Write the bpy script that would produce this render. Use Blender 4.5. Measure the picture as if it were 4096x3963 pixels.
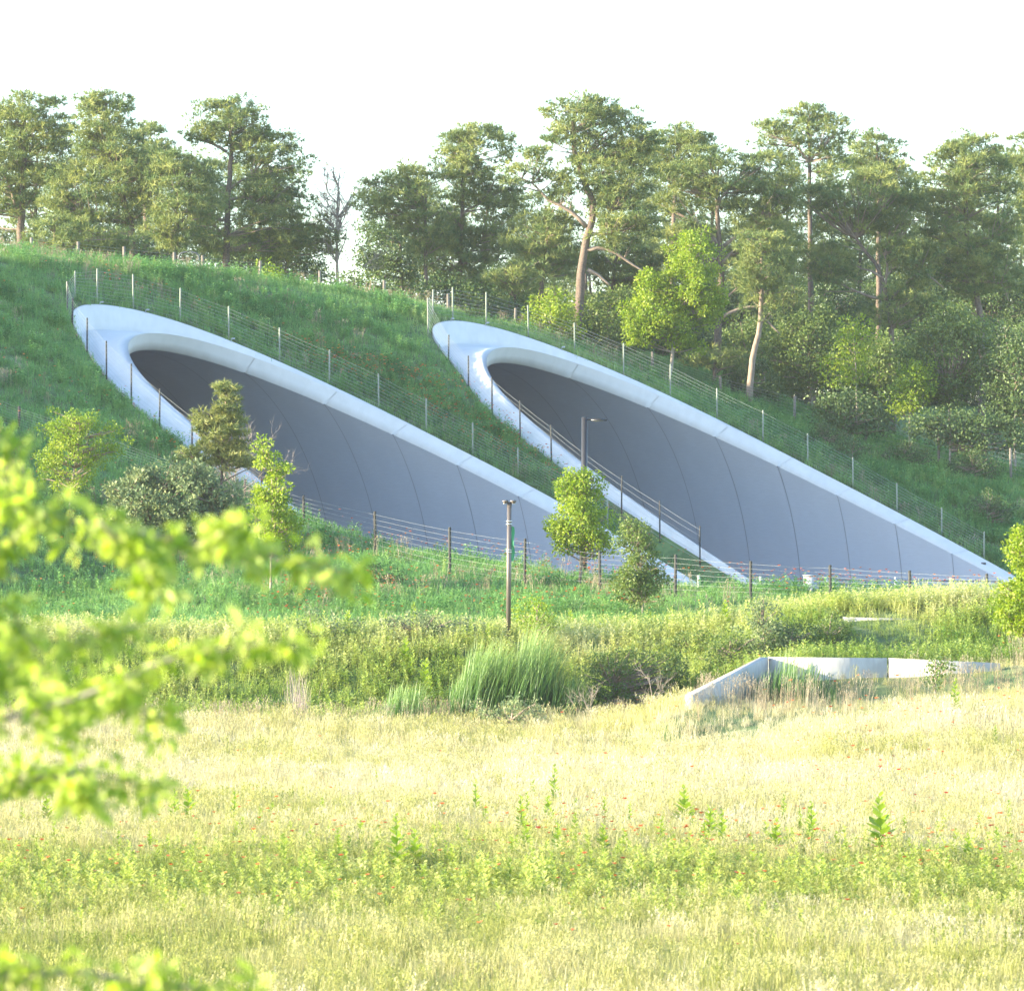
import bpy, math, random
import numpy as np
C = bpy.context.scene
for o in list(bpy.data.objects): bpy.data.objects.remove(o)
col = C.collection
rnd = random.Random(7); rng = np.random.default_rng(11)
# ---------------------------------------------------------------- camera, sky, sun, exposure
F = 18000.0; CX = 2048.0; HY = 2120.0          # focal length in photo pixels, optical centre, eye level row
cam = bpy.data.cameras.new('camera'); co = bpy.data.objects.new('camera', cam); col.objects.link(co)
cam.sensor_width = 36; cam.lens = 36 * F / 4096; cam.clip_start = 0.5; cam.clip_end = 6000
co.location = (0, 0, 0); co.rotation_euler = (math.radians(90) + math.atan((HY - 1981.5) / F), 0, 0)
cam.dof.use_dof = True; cam.dof.focus_distance = 192; cam.dof.aperture_fstop = cam.lens / 1000 / 0.036
C.camera = co
SUN_EL = math.radians(14.0); SUN_AZ = math.radians(12.0)      # sun low on the left, a little to the camera's side
sd = np.array([-math.cos(SUN_EL) * math.cos(SUN_AZ), -math.cos(SUN_EL) * math.sin(SUN_AZ), math.sin(SUN_EL)])
W = bpy.data.worlds.new('World'); C.world = W; W.use_nodes = True
nt = W.node_tree; bg = nt.nodes['Background']
sky = nt.nodes.new('ShaderNodeTexSky'); sky.sky_type = 'NISHITA'; sky.sun_disc = False
sky.sun_elevation = SUN_EL; sky.sun_rotation = math.atan2(sd[0], sd[1]); sky.dust_density = 0.6; sky.air_density = 1.0; sky.ozone_density = 2.0
nt.links.new(sky.outputs[0], bg.inputs[0]); bg.inputs[1].default_value = 0.15
sl = bpy.data.lights.new('sun', 'SUN'); sl.energy = 4.3; sl.angle = math.radians(0.6); sl.color = (1, 0.87, 0.62)
so = bpy.data.objects.new('sun', sl); col.objects.link(so)
import mathutils
so.rotation_euler = mathutils.Vector(sd).to_track_quat('Z', 'Y').to_euler()
C.view_settings.view_transform = 'Standard'; C.view_settings.look = 'None'
C.view_settings.exposure = 2.2; C.view_settings.gamma = 1; C.view_settings.use_curve_mapping = False
C.cycles.use_denoising = True; C.cycles.max_bounces = 8; C.cycles.transparent_max_bounces = 4
HAZE = .00014
C.cycles.volume_bounces = 0
# ---------------------------------------------------------------- helpers
def P(px, py, d): return np.array([(px - CX) * d / F, d, (HY - py) * d / F])
def tag(o, label=None, cat=None, group=None, kind=None):
    if label: o['label'] = label
    if cat: o['category'] = cat
    if group: o['group'] = group
    if kind: o['kind'] = kind
    return o
def link(name, me, parent=None, loc=None):
    o = bpy.data.objects.new(name, me); col.objects.link(o)
    if parent is not None: o.parent = parent; 
    if loc is not None: o.location = loc
    return o
def empty(name, loc=(0, 0, 0)):
    o = bpy.data.objects.new(name, None); col.objects.link(o); o.location = tuple(float(v) for v in loc); return o
def rawmesh(name, V, Fs, mats, tint=None, smooth=False, mi=None):
    """V (n,3); Fs list of (m,k) int arrays"""
    me = bpy.data.meshes.new(name); V = np.asarray(V, np.float32)
    Fs = [np.asarray(f) for f in Fs if len(f)]
    me.vertices.add(len(V)); me.vertices.foreach_set('co', V.ravel())
    tot = np.concatenate([f.ravel() for f in Fs]).astype(np.int32); sz = np.concatenate([np.full(len(f), f.shape[1]) for f in Fs]).astype(np.int32)
    me.loops.add(len(tot)); me.loops.foreach_set('vertex_index', tot)
    me.polygons.add(len(sz)); me.polygons.foreach_set('loop_start', np.concatenate([[0], np.cumsum(sz)[:-1]]).astype(np.int32))
    me.polygons.foreach_set('loop_total', sz)
    if mi is not None: me.polygons.foreach_set('material_index', np.asarray(mi, np.int32))
    me.update(calc_edges=True)
    if smooth: me.polygons.foreach_set('use_smooth', np.ones(len(sz), bool))
    if tint is not None:
        a = me.attributes.new('tint', 'FLOAT', 'POINT'); a.data.foreach_set('value', np.asarray(tint, np.float32))
    for m in (mats if isinstance(mats, (list, tuple)) else [mats]): me.materials.append(m)
    return me
class MB:                                        # small mesh builder
    def __init__(s): s.v = []; s.f = {3: [], 4: []}; s.n = 0
    def add(s, V, Fc):
        V = np.asarray(V, float); s.v.append(V)
        for f in Fc: s.f[len(f)].append([i + s.n for i in f])
        s.n += len(V); return s
    def box(s, c, sz, yaw=0, tilt=None):
        x, y, z = [v / 2 for v in sz]
        V = np.array([(i * x, j * y, k * z) for k in (-1, 1) for j in (-1, 1) for i in (-1, 1)])
        cc, ss = math.cos(yaw), math.sin(yaw); V = V @ np.array([[cc, ss, 0], [-ss, cc, 0], [0, 0, 1]])
        return s.add(V + np.array(c), [(0, 2, 3, 1), (4, 5, 7, 6), (0, 1, 5, 4), (2, 6, 7, 3), (0, 4, 6, 2), (1, 3, 7, 5)])
    def tube(s, pts, r, n=6, cap=True):
        pts = np.asarray(pts, float); m = len(pts); r = np.broadcast_to(r, (m,)); V = []
        T = np.gradient(pts, axis=0); T /= np.linalg.norm(T, axis=1)[:, None] + 1e-9
        up = np.array([0, 0, 1.]) if abs(T[0][2]) < .9 else np.array([1., 0, 0])
        for i in range(m):
            a = np.cross(T[i], up); a /= np.linalg.norm(a) + 1e-9; b = np.cross(a, T[i])
            for k in range(n):
                q = 2 * math.pi * k / n; V.append(pts[i] + r[i] * (a * math.cos(q) + b * math.sin(q)))
        Fc = [(i * n + k, i * n + (k + 1) % n, (i + 1) * n + (k + 1) % n, (i + 1) * n + k) for i in range(m - 1) for k in range(n)]
        if cap:
            V.append(pts[0]); V.append(pts[-1]); a0 = m * n
            Fc += [(a0, (k + 1) % n, k) for k in range(n)] + [(a0 + 1, (m - 1) * n + k, (m - 1) * n + (k + 1) % n) for k in range(n)]
        return s.add(V, Fc)
    def mesh(s, name, mats, smooth=False):
        return rawmesh(name, np.concatenate(s.v), [np.array(s.f[k]) for k in (3, 4) if s.f[k]], mats, smooth=smooth)
    def build(s, name, mat, parent=None, smooth=False): return link(name, s.mesh(name, mat, smooth), parent)
def inpoly(x, y, poly):
    x = np.asarray(x, float); r = np.zeros(x.shape, bool); n = len(poly)
    for i in range(n):
        (x1, y1), (x2, y2) = poly[i], poly[(i + 1) % n]
        if y1 == y2: continue
        c = ((y1 > y) != (y2 > y)) & (x < (x2 - x1) * (y - y1) / (y2 - y1) + x1); r ^= c
    return r
def polydist(x, y, poly):
    p = np.array(poly, float); A = p; B = np.roll(p, -1, 0); D = B - A; Q = np.stack([x, y], -1)
    t = np.clip(((Q[:, None] - A) * D).sum(-1) / ((D * D).sum(-1) + 1e-9), 0, 1)
    return np.sqrt(((Q[:, None] - (A + t[..., None] * D)) ** 2).sum(-1)).min(1)
def wob(x, y, f=1.0, s=0.0):                     # cheap smooth noise in -1..1
    return (np.sin(x * .9 * f + 1.3 * np.sin(y * .7 * f + s)) + np.sin(y * 1.1 * f + 1.7 * np.sin(x * .5 * f + 2 * s) + s) + np.sin((x + y) * .37 * f + s * 3)) / 3
# ---------------------------------------------------------------- materials
def mat(name, base, rough=.8, noise=None, bump=0, metal=0, trans=0, tint=None, inst=False, coords='Object'):
    m = bpy.data.materials.new(name); m.use_nodes = True; t = m.node_tree; N = t.nodes; L = t.links
    b = N['Principled BSDF']; b.inputs['Roughness'].default_value = rough; b.inputs['Metallic'].default_value = metal
    b.inputs['Specular IOR Level'].default_value = .3 if rough > .6 else .5
    out = None
    if tint:                                     # colour ramp over the tint attribute
        a = N.new('ShaderNodeAttribute'); a.attribute_name = 'tint'; a.attribute_type = 'INSTANCER' if inst else 'GEOMETRY'
        cr = N.new('ShaderNodeValToRGB'); L.new(a.outputs['Fac'], cr.inputs[0]); e = cr.color_ramp.elements
        while len(e) < len(tint): e.new(.5)
        for i, c in enumerate(tint): e[i].position = i / (len(tint) - 1); e[i].color = (*c, 1)
        out = cr.outputs[0]
    if noise:
        tc = N.new('ShaderNodeTexCoord'); last = out
        for (sc, c2, fac, stretch) in noise:
            mp = N.new('ShaderNodeMapping'); mp.inputs['Scale'].default_value = stretch; L.new(tc.outputs[coords], mp.inputs[0])
            nz = N.new('ShaderNodeTexNoise'); nz.inputs['Scale'].default_value = sc; nz.inputs['Detail'].default_value = 6; L.new(mp.outputs[0], nz.inputs[0])
            r = N.new('ShaderNodeValToRGB'); r.color_ramp.elements[0].position = .42; r.color_ramp.elements[1].position = .62; L.new(nz.outputs[0], r.inputs[0])
            mu = N.new('ShaderNodeMath'); mu.operation = 'MULTIPLY'; mu.inputs[1].default_value = fac; L.new(r.outputs[0], mu.inputs[0])
            mx = N.new('ShaderNodeMix'); mx.data_type = 'RGBA'; L.new(mu.outputs[0], mx.inputs[0])
            if last is None: mx.inputs[6].default_value = (*base, 1)
            else: L.new(last, mx.inputs[6])
            mx.inputs[7].default_value = (*c2, 1); last = mx.outputs[2]
        out = last
        if bump:
            bp = N.new('ShaderNodeBump'); bp.inputs['Strength'].default_value = bump; bp.inputs['Distance'].default_value = .03
            L.new(nz.outputs[0], bp.inputs['Height']); L.new(bp.outputs[0], b.inputs['Normal'])
    if out is None: b.inputs['Base Color'].default_value = (*base, 1)
    else: L.new(out, b.inputs['Base Color'])
    if trans:
        tr = N.new('ShaderNodeBsdfTranslucent'); ms = N.new('ShaderNodeMixShader'); ms.inputs[0].default_value = trans
        if out is None: tr.inputs[0].default_value = (*base, 1)
        else:
            hs = N.new('ShaderNodeHueSaturation'); hs.inputs['Saturation'].default_value = 1.1; hs.inputs['Value'].default_value = 1.2
            L.new(out, hs.inputs['Color']); L.new(hs.outputs[0], tr.inputs[0])
        L.new(b.outputs[0], ms.inputs[1]); L.new(tr.outputs[0], ms.inputs[2]); L.new(ms.outputs[0], N['Material Output'].inputs[0])
    return m
I3 = (1, 1, 1)
M_white = mat('white_painted_concrete', (.665, .665, .66), .85, [(.35, (.62, .62, .615), .6, I3), (2.8, (.585, .585, .575), .4, (1, 1, .6)), (.9, (.50, .51, .50), .18, I3)], .06)
M_liner = mat('grey_liner_concrete', (.545, .59, .665), .85, [(.25, (.525, .57, .645), .6, I3), (9, (.49, .53, .60), .5, (.25, .25, 3)), (.7, (.50, .54, .61), .5, (1, 1, .3))], .05)
M_joint = mat('dark_joint', (.30, .32, .37), .9)
M_asph = mat('asphalt', (.055, .055, .057), .9, [(6, (.04, .04, .042), .6, I3)], .3)
M_paint = mat('road_paint', (.75, .75, .72), .6, [(5, (.5, .5, .48), .5, I3)])
M_soil = mat('soil_under_grass', (.13, .21, .075), .95, [(.3, (.15, .15, .08), .7, I3), (2.2, (.06, .12, .045), .7, I3)], .5)
M_conc = mat('weathered_concrete', (.52, .50, .46), .85, [(1.5, (.42, .41, .38), .6, I3), (7, (.36, .34, .31), .35, (1, 1, .4))], .3)
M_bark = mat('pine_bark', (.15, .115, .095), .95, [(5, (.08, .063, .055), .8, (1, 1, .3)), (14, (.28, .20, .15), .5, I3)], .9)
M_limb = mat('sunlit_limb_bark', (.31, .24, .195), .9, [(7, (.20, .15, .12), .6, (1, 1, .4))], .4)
M_bark2 = mat('pale_bark', (.36, .31, .26), .9, [(6, (.22, .18, .15), .6, (1, 1, .4))], .5)
M_pine = mat('pine_needles', None, .6, trans=.25, tint=[(.085, .155, .055), (.20, .255, .075), (.38, .395, .115)])
M_pine2 = mat('young_pine_needles', None, .6, trans=.3, tint=[(.10, .15, .05), (.24, .27, .08), (.45, .44, .16)])
M_leafd = mat('dark_green_leaves', None, .5, trans=.35, tint=[(.045, .085, .035), (.10, .165, .05), (.17, .23, .07)])
M_leafm = mat('green_leaves', None, .5, trans=.4, tint=[(.075, .13, .04), (.15, .22, .055), (.25, .30, .08)])
M_leafy = mat('bright_green_leaves', None, .5, trans=.45, tint=[(.12, .21, .02), (.25, .35, .035), (.40, .46, .07)])
M_leafg = mat('grey_green_feathery_leaves', None, .6, trans=.35, tint=[(.09, .15, .07), (.20, .26, .12), (.35, .39, .18)])
M_leaff = mat('foreground_leaves', None, .45, trans=.55, tint=[(.24, .36, .05), (.40, .50, .08), (.58, .62, .20)])
M_twig = mat('dry_twigs', (.40, .33, .29), .9)
M_post = mat('weathered_wood_post', (.24, .21, .18), .9, [(9, (.14, .12, .10), .7, (1, 1, .2))], .5)
M_gpost = mat('pale_green_steel_post', (.27, .30, .23), .6, [(12, (.18, .21, .17), .5, (1, 1, .3))])
M_dpost = mat('dark_fence_post', (.065, .065, .06), .85, [(9, (.035, .035, .035), .7, (1, 1, .2))], .4)
M_wire = mat('galvanised_wire', (.42, .44, .42), .6, metal=.3)
M_gate = mat('grey_painted_gate_tube', (.14, .145, .15), .45, metal=.3)
M_pole = mat('bronze_lamp_pole', (.15, .13, .12), .4, metal=.35)
M_pole2 = mat('dark_lamp_pole', (.05, .05, .055), .35, metal=.3)
M_clamp = mat('steel_clamp', (.6, .6, .6), .35, metal=.8)
M_cab = mat('pale_cabinet_paint', (.42, .44, .47), .5)
M_bann = mat('green_banner', (.05, .28, .13), .7)
M_mast = mat('pale_mast_paint', (.8, .8, .82), .6)
M_glass = mat('lamp_lens', (.7, .7, .68), .2)
M_weed = mat('weed_leaves', None, .5, trans=.45, tint=[(.12, .22, .03), (.27, .38, .05), (.42, .50, .10)])
M_dry = mat('dry_grass_blades', None, .8, trans=.3, tint=[(.22, .17, .11), (.38, .31, .21), (.52, .45, .33)], inst=True)
M_mead = mat('meadow_grass_blades', None, .7, trans=.4, tint=[(.17, .23, .04), (.38, .39, .12), (.54, .50, .26), (.64, .58, .43)], inst=True)
M_hill = mat('hillside_grass_blades', None, .65, trans=.35, tint=[(.10, .24, .08), (.21, .40, .125), (.34, .50, .16), (.52, .53, .28)], inst=True)
M_terr = mat('terrace_herb_leaves', None, .6, trans=.4, tint=[(.15, .26, .05), (.33, .43, .09), (.50, .55, .17), (.62, .61, .31)], inst=True)
M_mherb = mat('meadow_weed_leaves', None, .6, trans=.4, tint=[(.16, .24, .04), (.34, .42, .08), (.50, .54, .15), (.58, .58, .25)], inst=True)
M_flow = mat('blanket_flower_petals', None, .6, trans=.2, tint=[(.50, .07, .03), (.68, .20, .06), (.74, .38, .12)], inst=True)
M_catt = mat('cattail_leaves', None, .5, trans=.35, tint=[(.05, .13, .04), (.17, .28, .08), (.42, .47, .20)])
# ---------------------------------------------------------------- tunnel geometry (fitted)
PHI = .7423; WW = 9.9541; HH = 12.2517; S0 = -28.0354; DS = 3.1469
A = np.array([math.cos(PHI), -math.sin(PHI), 0]); Nn = np.array([math.sin(PHI), math.cos(PHI), 0]); Z = np.array([0, 0, 1.])
B2 = np.array([18.9305, 204.1483, -4.012]); B1 = B2 + np.array([-15.5852, -16.495, 0])
cutc = [0.5714, -11.1729, -20.3, -25.4487, -25.6081, -21.1954, -12.1825, 1.7254]
cutd = [-0.7066, -0.3329, -0.5574, -0.6358, -0.7383, 0.0574, 0.8052, 0.536]
R2 = [0.859, 1.648, 2.72, 2.863, 2.456, 2.093, 1.689, 0.778, 0.945, 0.943, 0.6]
R1 = [0.903, 1.484, 2.266, 2.607, 2.399, 2.163, 1.781, 1.148, 1.312, 1.3, 1.2]
K1 = np.radians([0, 25, 50, 75, 100, 125, 150, 180]); KR = np.radians([0, 20, 45, 65, 80, 90, 100, 115, 135, 155, 180])
def spline(K, y, x):
    n = len(K); h = np.diff(K); Am = np.eye(n); b = np.zeros(n); y = np.asarray(y, float)
    for j in range(1, n - 1):
        Am[j, j - 1] = h[j - 1]; Am[j, j] = 2 * (h[j - 1] + h[j]); Am[j, j + 1] = h[j]
        b[j] = 6 * ((y[j + 1] - y[j]) / h[j] - (y[j] - y[j - 1]) / h[j - 1])
    m = np.linalg.solve(Am, b); k = np.clip(np.searchsorted(K, x) - 1, 0, n - 2); t = x - K[k]
    return y[k] + t * ((y[k + 1] - y[k]) / h[k] - h[k] * (2 * m[k] + m[k + 1]) / 6) + t * t * m[k] / 2 + t ** 3 * (m[k + 1] - m[k]) / 6 / h[k]
class Portal:
    def __init__(s, B, cc, rr): s.B = B; s.cc = cc; s.rr = rr
    def cut(s, th): return spline(K1, s.cc, th)
    def pt(s, th, e, sv): return s.B + np.outer(sv, A) + np.outer((WW + e) * np.cos(th), Nn) + np.outer((HH + e) * np.sin(th), Z)
    def I(s, th): return s.pt(th, 0, s.cut(th))
    def M1(s, th): return s.pt(th, .75, s.cut(th) + .4)
    def R(s, th): return spline(KR, s.rr, th)
    def O(s, th):
        r = s.R(th); return s.pt(th, r, s.cut(th) - 2.09 * r * np.sin(th))
T2 = Portal(B2, np.array(cutc), R2); T1 = Portal(B1, np.array(cutc) + np.array(cutd), R1)
# ---------------------------------------------------------------- terrain
def smin(a, b, k): return -k * np.logaddexp(-a / k, -b / k)
def smax(a, b, k): return k * np.logaddexp(a / k, b / k)
def basez(x, d):
    s = (x - B1[0]) * A[0] + (d - B1[1]) * A[1]
    plane = -4.0 - .478 * s
    low = np.interp(d, [-400, 0, 3, 12, 30, 74, 95, 140, 144, 147, 151, 156, 165, 178, 200, 400, 3000], [-8, -1.8, -1.8, -4, -8.3, -8.0, -7.4, -6.45, -7.1, -6.6, -4.4, -4.0, -3.5, -3.7, -4.5, -7, -9])
    toe = np.interp(d, [-400, 150, 162, 190, 3000], [-12, -4.5, -3.0, 20, 20])
    cap = np.interp(d, [0, 222, 240, 262, 320, 480, 3000], [13.6, 13.6, 13.2, 11.5, 3, -8, -9])
    h = smin(smin(plane, toe, .8), cap, .5)
    return smax(h, low, .35)
ctl = []                                          # (px, py, depth) -> ground
crest = [(1210, 2090, 182), (1400, 2160, 178), (1600, 2228, 174), (1800, 2272, 171), (2000, 2312, 169), (2300, 2356, 167), (2700, 2388, 164), (3100, 2402, 161), (3600, 2412, 158), (4096, 2418, 155), (4600, 2420, 152)]
for p in crest: ctl.append(p)
ctl += [(0, 1010, 222), (300, 1060, 220), (500, 1075, 226), (750, 1110, 226), (1040, 1150, 230), (1280, 1200, 232), (1536, 1222, 234), (1850, 1290, 236), (2120, 1330, 238), (2328, 1400, 240), (2610, 1495, 238), (2882, 1592, 238), (3178, 1690, 236), (3463, 1800, 234), (3756, 1860, 232), (4050, 1925, 230), (4400, 1990, 228)]
ctl += [(0, 1000, 250), (1500, 1230, 255), (2600, 1520, 255), (3300, 1720, 255), (4096, 1880, 255), (1500, 1420, 300), (3500, 1900, 300)]
for xx in range(-400, 2500, 360): ctl += [(xx, 2555, 152.5), (xx, 2530, 156), (xx, 2880, 147), (xx, 2930, 144.5), (xx, 2925, 141), (xx, 3010, 134)]
ctl += [(x_, 2470, 161) for x_ in (-200, 300, 800)] + [(x_, 2500, 157) for x_ in (1200, 1600, 2000, 2400)]
ctl += [(2700, 2560, 151), (3100, 2530, 150), (3500, 2525, 149), (3900, 2520, 149), (4300, 2520, 149), (2640, 2860, 145), (2900, 2700, 145), (2600, 2890, 137), (2700, 2865, 134), (2790, 2830, 135), (2900, 2820, 136), (3050, 2818, 137.5), (2760, 2800, 136.5), (3200, 2650, 143), (3600, 2655, 143), (3950, 2670, 143), (4300, 2640, 143), (3200, 2815, 139), (3500, 2800, 139), (3800, 2770, 139), (4050, 2740, 139), (4300, 2700, 139), (2800, 3020, 132), (3300, 2930, 131), (3800, 2850, 131), (4300, 2800, 131)]
pts = [P(*c) for c in ctl]
for T in (T1, T2):
    th = np.radians(np.array([14, 22, 30, 38, 46, 54, 62, 70, 78, 86, 94, 102, 112, 122, 132, 142, 150]))
    Q = T.O(th)
    for q, t in zip(Q, th):
        dz = -.12 if t < 1.6 else -.05
        n = q + Nn * (.3 * math.cos(t)) + Z * dz; pts.append(n)
        n2 = n + Nn * (1.6 * math.cos(t)) - A * .8 * math.sin(t) + Z * (.35 * math.sin(t)); 
        if t < 1.75 and T is T1 and t > .9: pts.append(n2)
pts = np.array(pts)
LR = 16.0
G = np.exp(-np.linalg.norm(pts[:, None, :2] - pts[None, :, :2], axis=-1) / LR) + np.eye(len(pts)) * .004
wgt = np.linalg.solve(G, pts[:, 2] - basez(pts[:, 0], pts[:, 1]))
def hz(x, d):
    x = np.asarray(x, float); d = np.asarray(d, float); sh = x.shape; x = x.ravel(); d = d.ravel(); out = basez(x, d)
    for i in range(0, len(x), 20000):
        r = np.sqrt((x[i:i + 20000, None] - pts[:, 0]) ** 2 + (d[i:i + 20000, None] - pts[:, 1]) ** 2)
        out[i:i + 20000] += np.exp(-r / LR) @ wgt
    for T in (T1, T2):                            # road cuttings beyond the portals
        rx = x - T.B[0]; ry = d - T.B[1]; s = rx * A[0] + ry * A[1]; c = rx * Nn[0] + ry * Nn[1]
        k = np.clip((s + 3) / 6, 0, 1) * np.clip((12.5 - np.abs(c)) / 2.5, 0, 1); k = k * k * (3 - 2 * k)
        out = out * (1 - k) + np.minimum(out, -4.75) * k
    out += .07 * wob(x, d, .9) + .04 * wob(x, d, 2.6, 2.) * (d > 60)
    return out.reshape(sh)
def lin(lo, hi, step, far, n): 
    a = np.arange(lo, hi + step / 2, step); g = np.geomspace(step * 2, far, n)
    return a, g
ax_, g_ = lin(-45, 48, .6, 700, 22); GX = np.concatenate([(-45 - g_)[::-1], ax_, 48 + g_])
ay_, g_ = lin(64, 290, .6, 900, 22); GY = np.concatenate([-30 - np.geomspace(5, 300, 8)[::-1], np.arange(-30, 62, 3.), ay_, 290 + g_])
gx, gy = np.meshgrid(GX, GY); gz = hz(gx, gy)
def terr(x, d):
    x = np.asarray(x, float); d = np.asarray(d, float)
    i = np.clip(np.searchsorted(GX, x) - 1, 0, len(GX) - 2); j = np.clip(np.searchsorted(GY, d) - 1, 0, len(GY) - 2)
    u = (x - GX[i]) / (GX[i + 1] - GX[i]); v = (d - GY[j]) / (GY[j + 1] - GY[j])
    return (gz[j, i] * (1 - u) + gz[j, i + 1] * u) * (1 - v) + (gz[j + 1, i] * (1 - u) + gz[j + 1, i + 1] * u) * v
tha = np.radians(np.linspace(0, 180, 91))
holes = [[(q[0], q[1]) for q in T.O(tha)] for T in (T1, T2)]
def inhole(x, y, grow=0):
    r = np.zeros(np.shape(x), bool)
    for h in holes:
        r |= inpoly(x, y, h)
        if grow: r |= (polydist(np.ravel(x), np.ravel(y), h) < grow).reshape(np.shape(x))
    return r
def hit(px, py, d0=72, d1=300):
    dd = np.arange(d0, d1, .25); x = (px - CX) * dd / F; z = (HY - py) * dd / F; t = terr(x, dd); k = np.argmax((t >= z) & ~inhole(x, dd))
    return dd[k] if t[k] >= z[k] else d1
nx, ny = len(GX), len(GY); idx = np.arange(nx * ny).reshape(ny, nx)
cxm = (gx[:-1, :-1] + gx[1:, 1:]) / 2; cym = (gy[:-1, :-1] + gy[1:, 1:]) / 2
ih = inhole(gx, gy); keep = ~(ih[:-1, :-1] | ih[1:, 1:] | ih[1:, :-1] | ih[:-1, 1:])
Q = np.stack([idx[:-1, :-1], idx[:-1, 1:], idx[1:, 1:], idx[1:, :-1]], -1)[keep]
GV = [np.stack([gx, gy, gz], -1).reshape(-1, 3)]; GQ = [Q.reshape(-1, 4)]; base_i = nx * ny
for T in (T1, T2):                               # turf collar that closes the ground against the coping
    t = np.radians(np.linspace(3, 177, 240)); O = T.O(t); tg = np.gradient(O, axis=0); on = np.stack([tg[:, 1], -tg[:, 0], 0 * t], -1); on /= np.linalg.norm(on, axis=1)[:, None]
    if (on[60] @ Nn) < 0: on = -on
    a_ = O + on * .10 - Z * .07; b_ = O + on * .7; b_[:, 2] = np.maximum(terr(b_[:, 0], b_[:, 1]) + .03, -20); c_ = O + on * 1.5; c_[:, 2] = terr(c_[:, 0], c_[:, 1]) + .02
    b_[:, 2] = np.minimum(b_[:, 2] * .6 + .4 * (a_[:, 2] + c_[:, 2]) / 2 + .02, np.maximum(a_[:, 2], c_[:, 2]) + .05)
    n = len(t); i = np.arange(n - 1); GV += [a_, b_, c_]
    for r in range(2): GQ.append(np.stack([i + r * n, i + 1 + r * n, i + 1 + (r + 1) * n, i + (r + 1) * n], -1) + base_i)
    base_i += 3 * n
ground = link('ground', rawmesh('ground', np.concatenate(GV), [np.concatenate(GQ)], M_soil, smooth=True)); tag(ground, kind='structure')
# ---------------------------------------------------------------- roads
for T in (T1, T2):
    r = link('road', None) if False else None
    mb = MB(); a0 = T.B + A * -72; a1 = T.B + A * 130; w = 9.4
    mb.add([a0 - Nn * w - Z * .35, a0 + Nn * w - Z * .35, a1 + Nn * w - Z * .35, a1 - Nn * w - Z * .35], [(0, 3, 2, 1)])
    rd = mb.build('road', M_asph); tag(rd, kind='structure')
    for c in (-7.6, -2.6, 2.6, 7.6):
        mb = MB(); dash = abs(c) < 5; s = -70.
        while s < 128:
            L = 3.0 if dash else 198
            p0 = T.B + A * s + Nn * c - Z * .344; p1 = p0 + A * L
            mb.add([p0 - Nn * .07, p0 + Nn * .07, p1 + Nn * .07, p1 - Nn * .07], [(0, 3, 2, 1)]); s += 12 if dash else 400
        tag(mb.build('lane_marking', M_paint, rd), kind='stuff' if dash else None)
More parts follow.
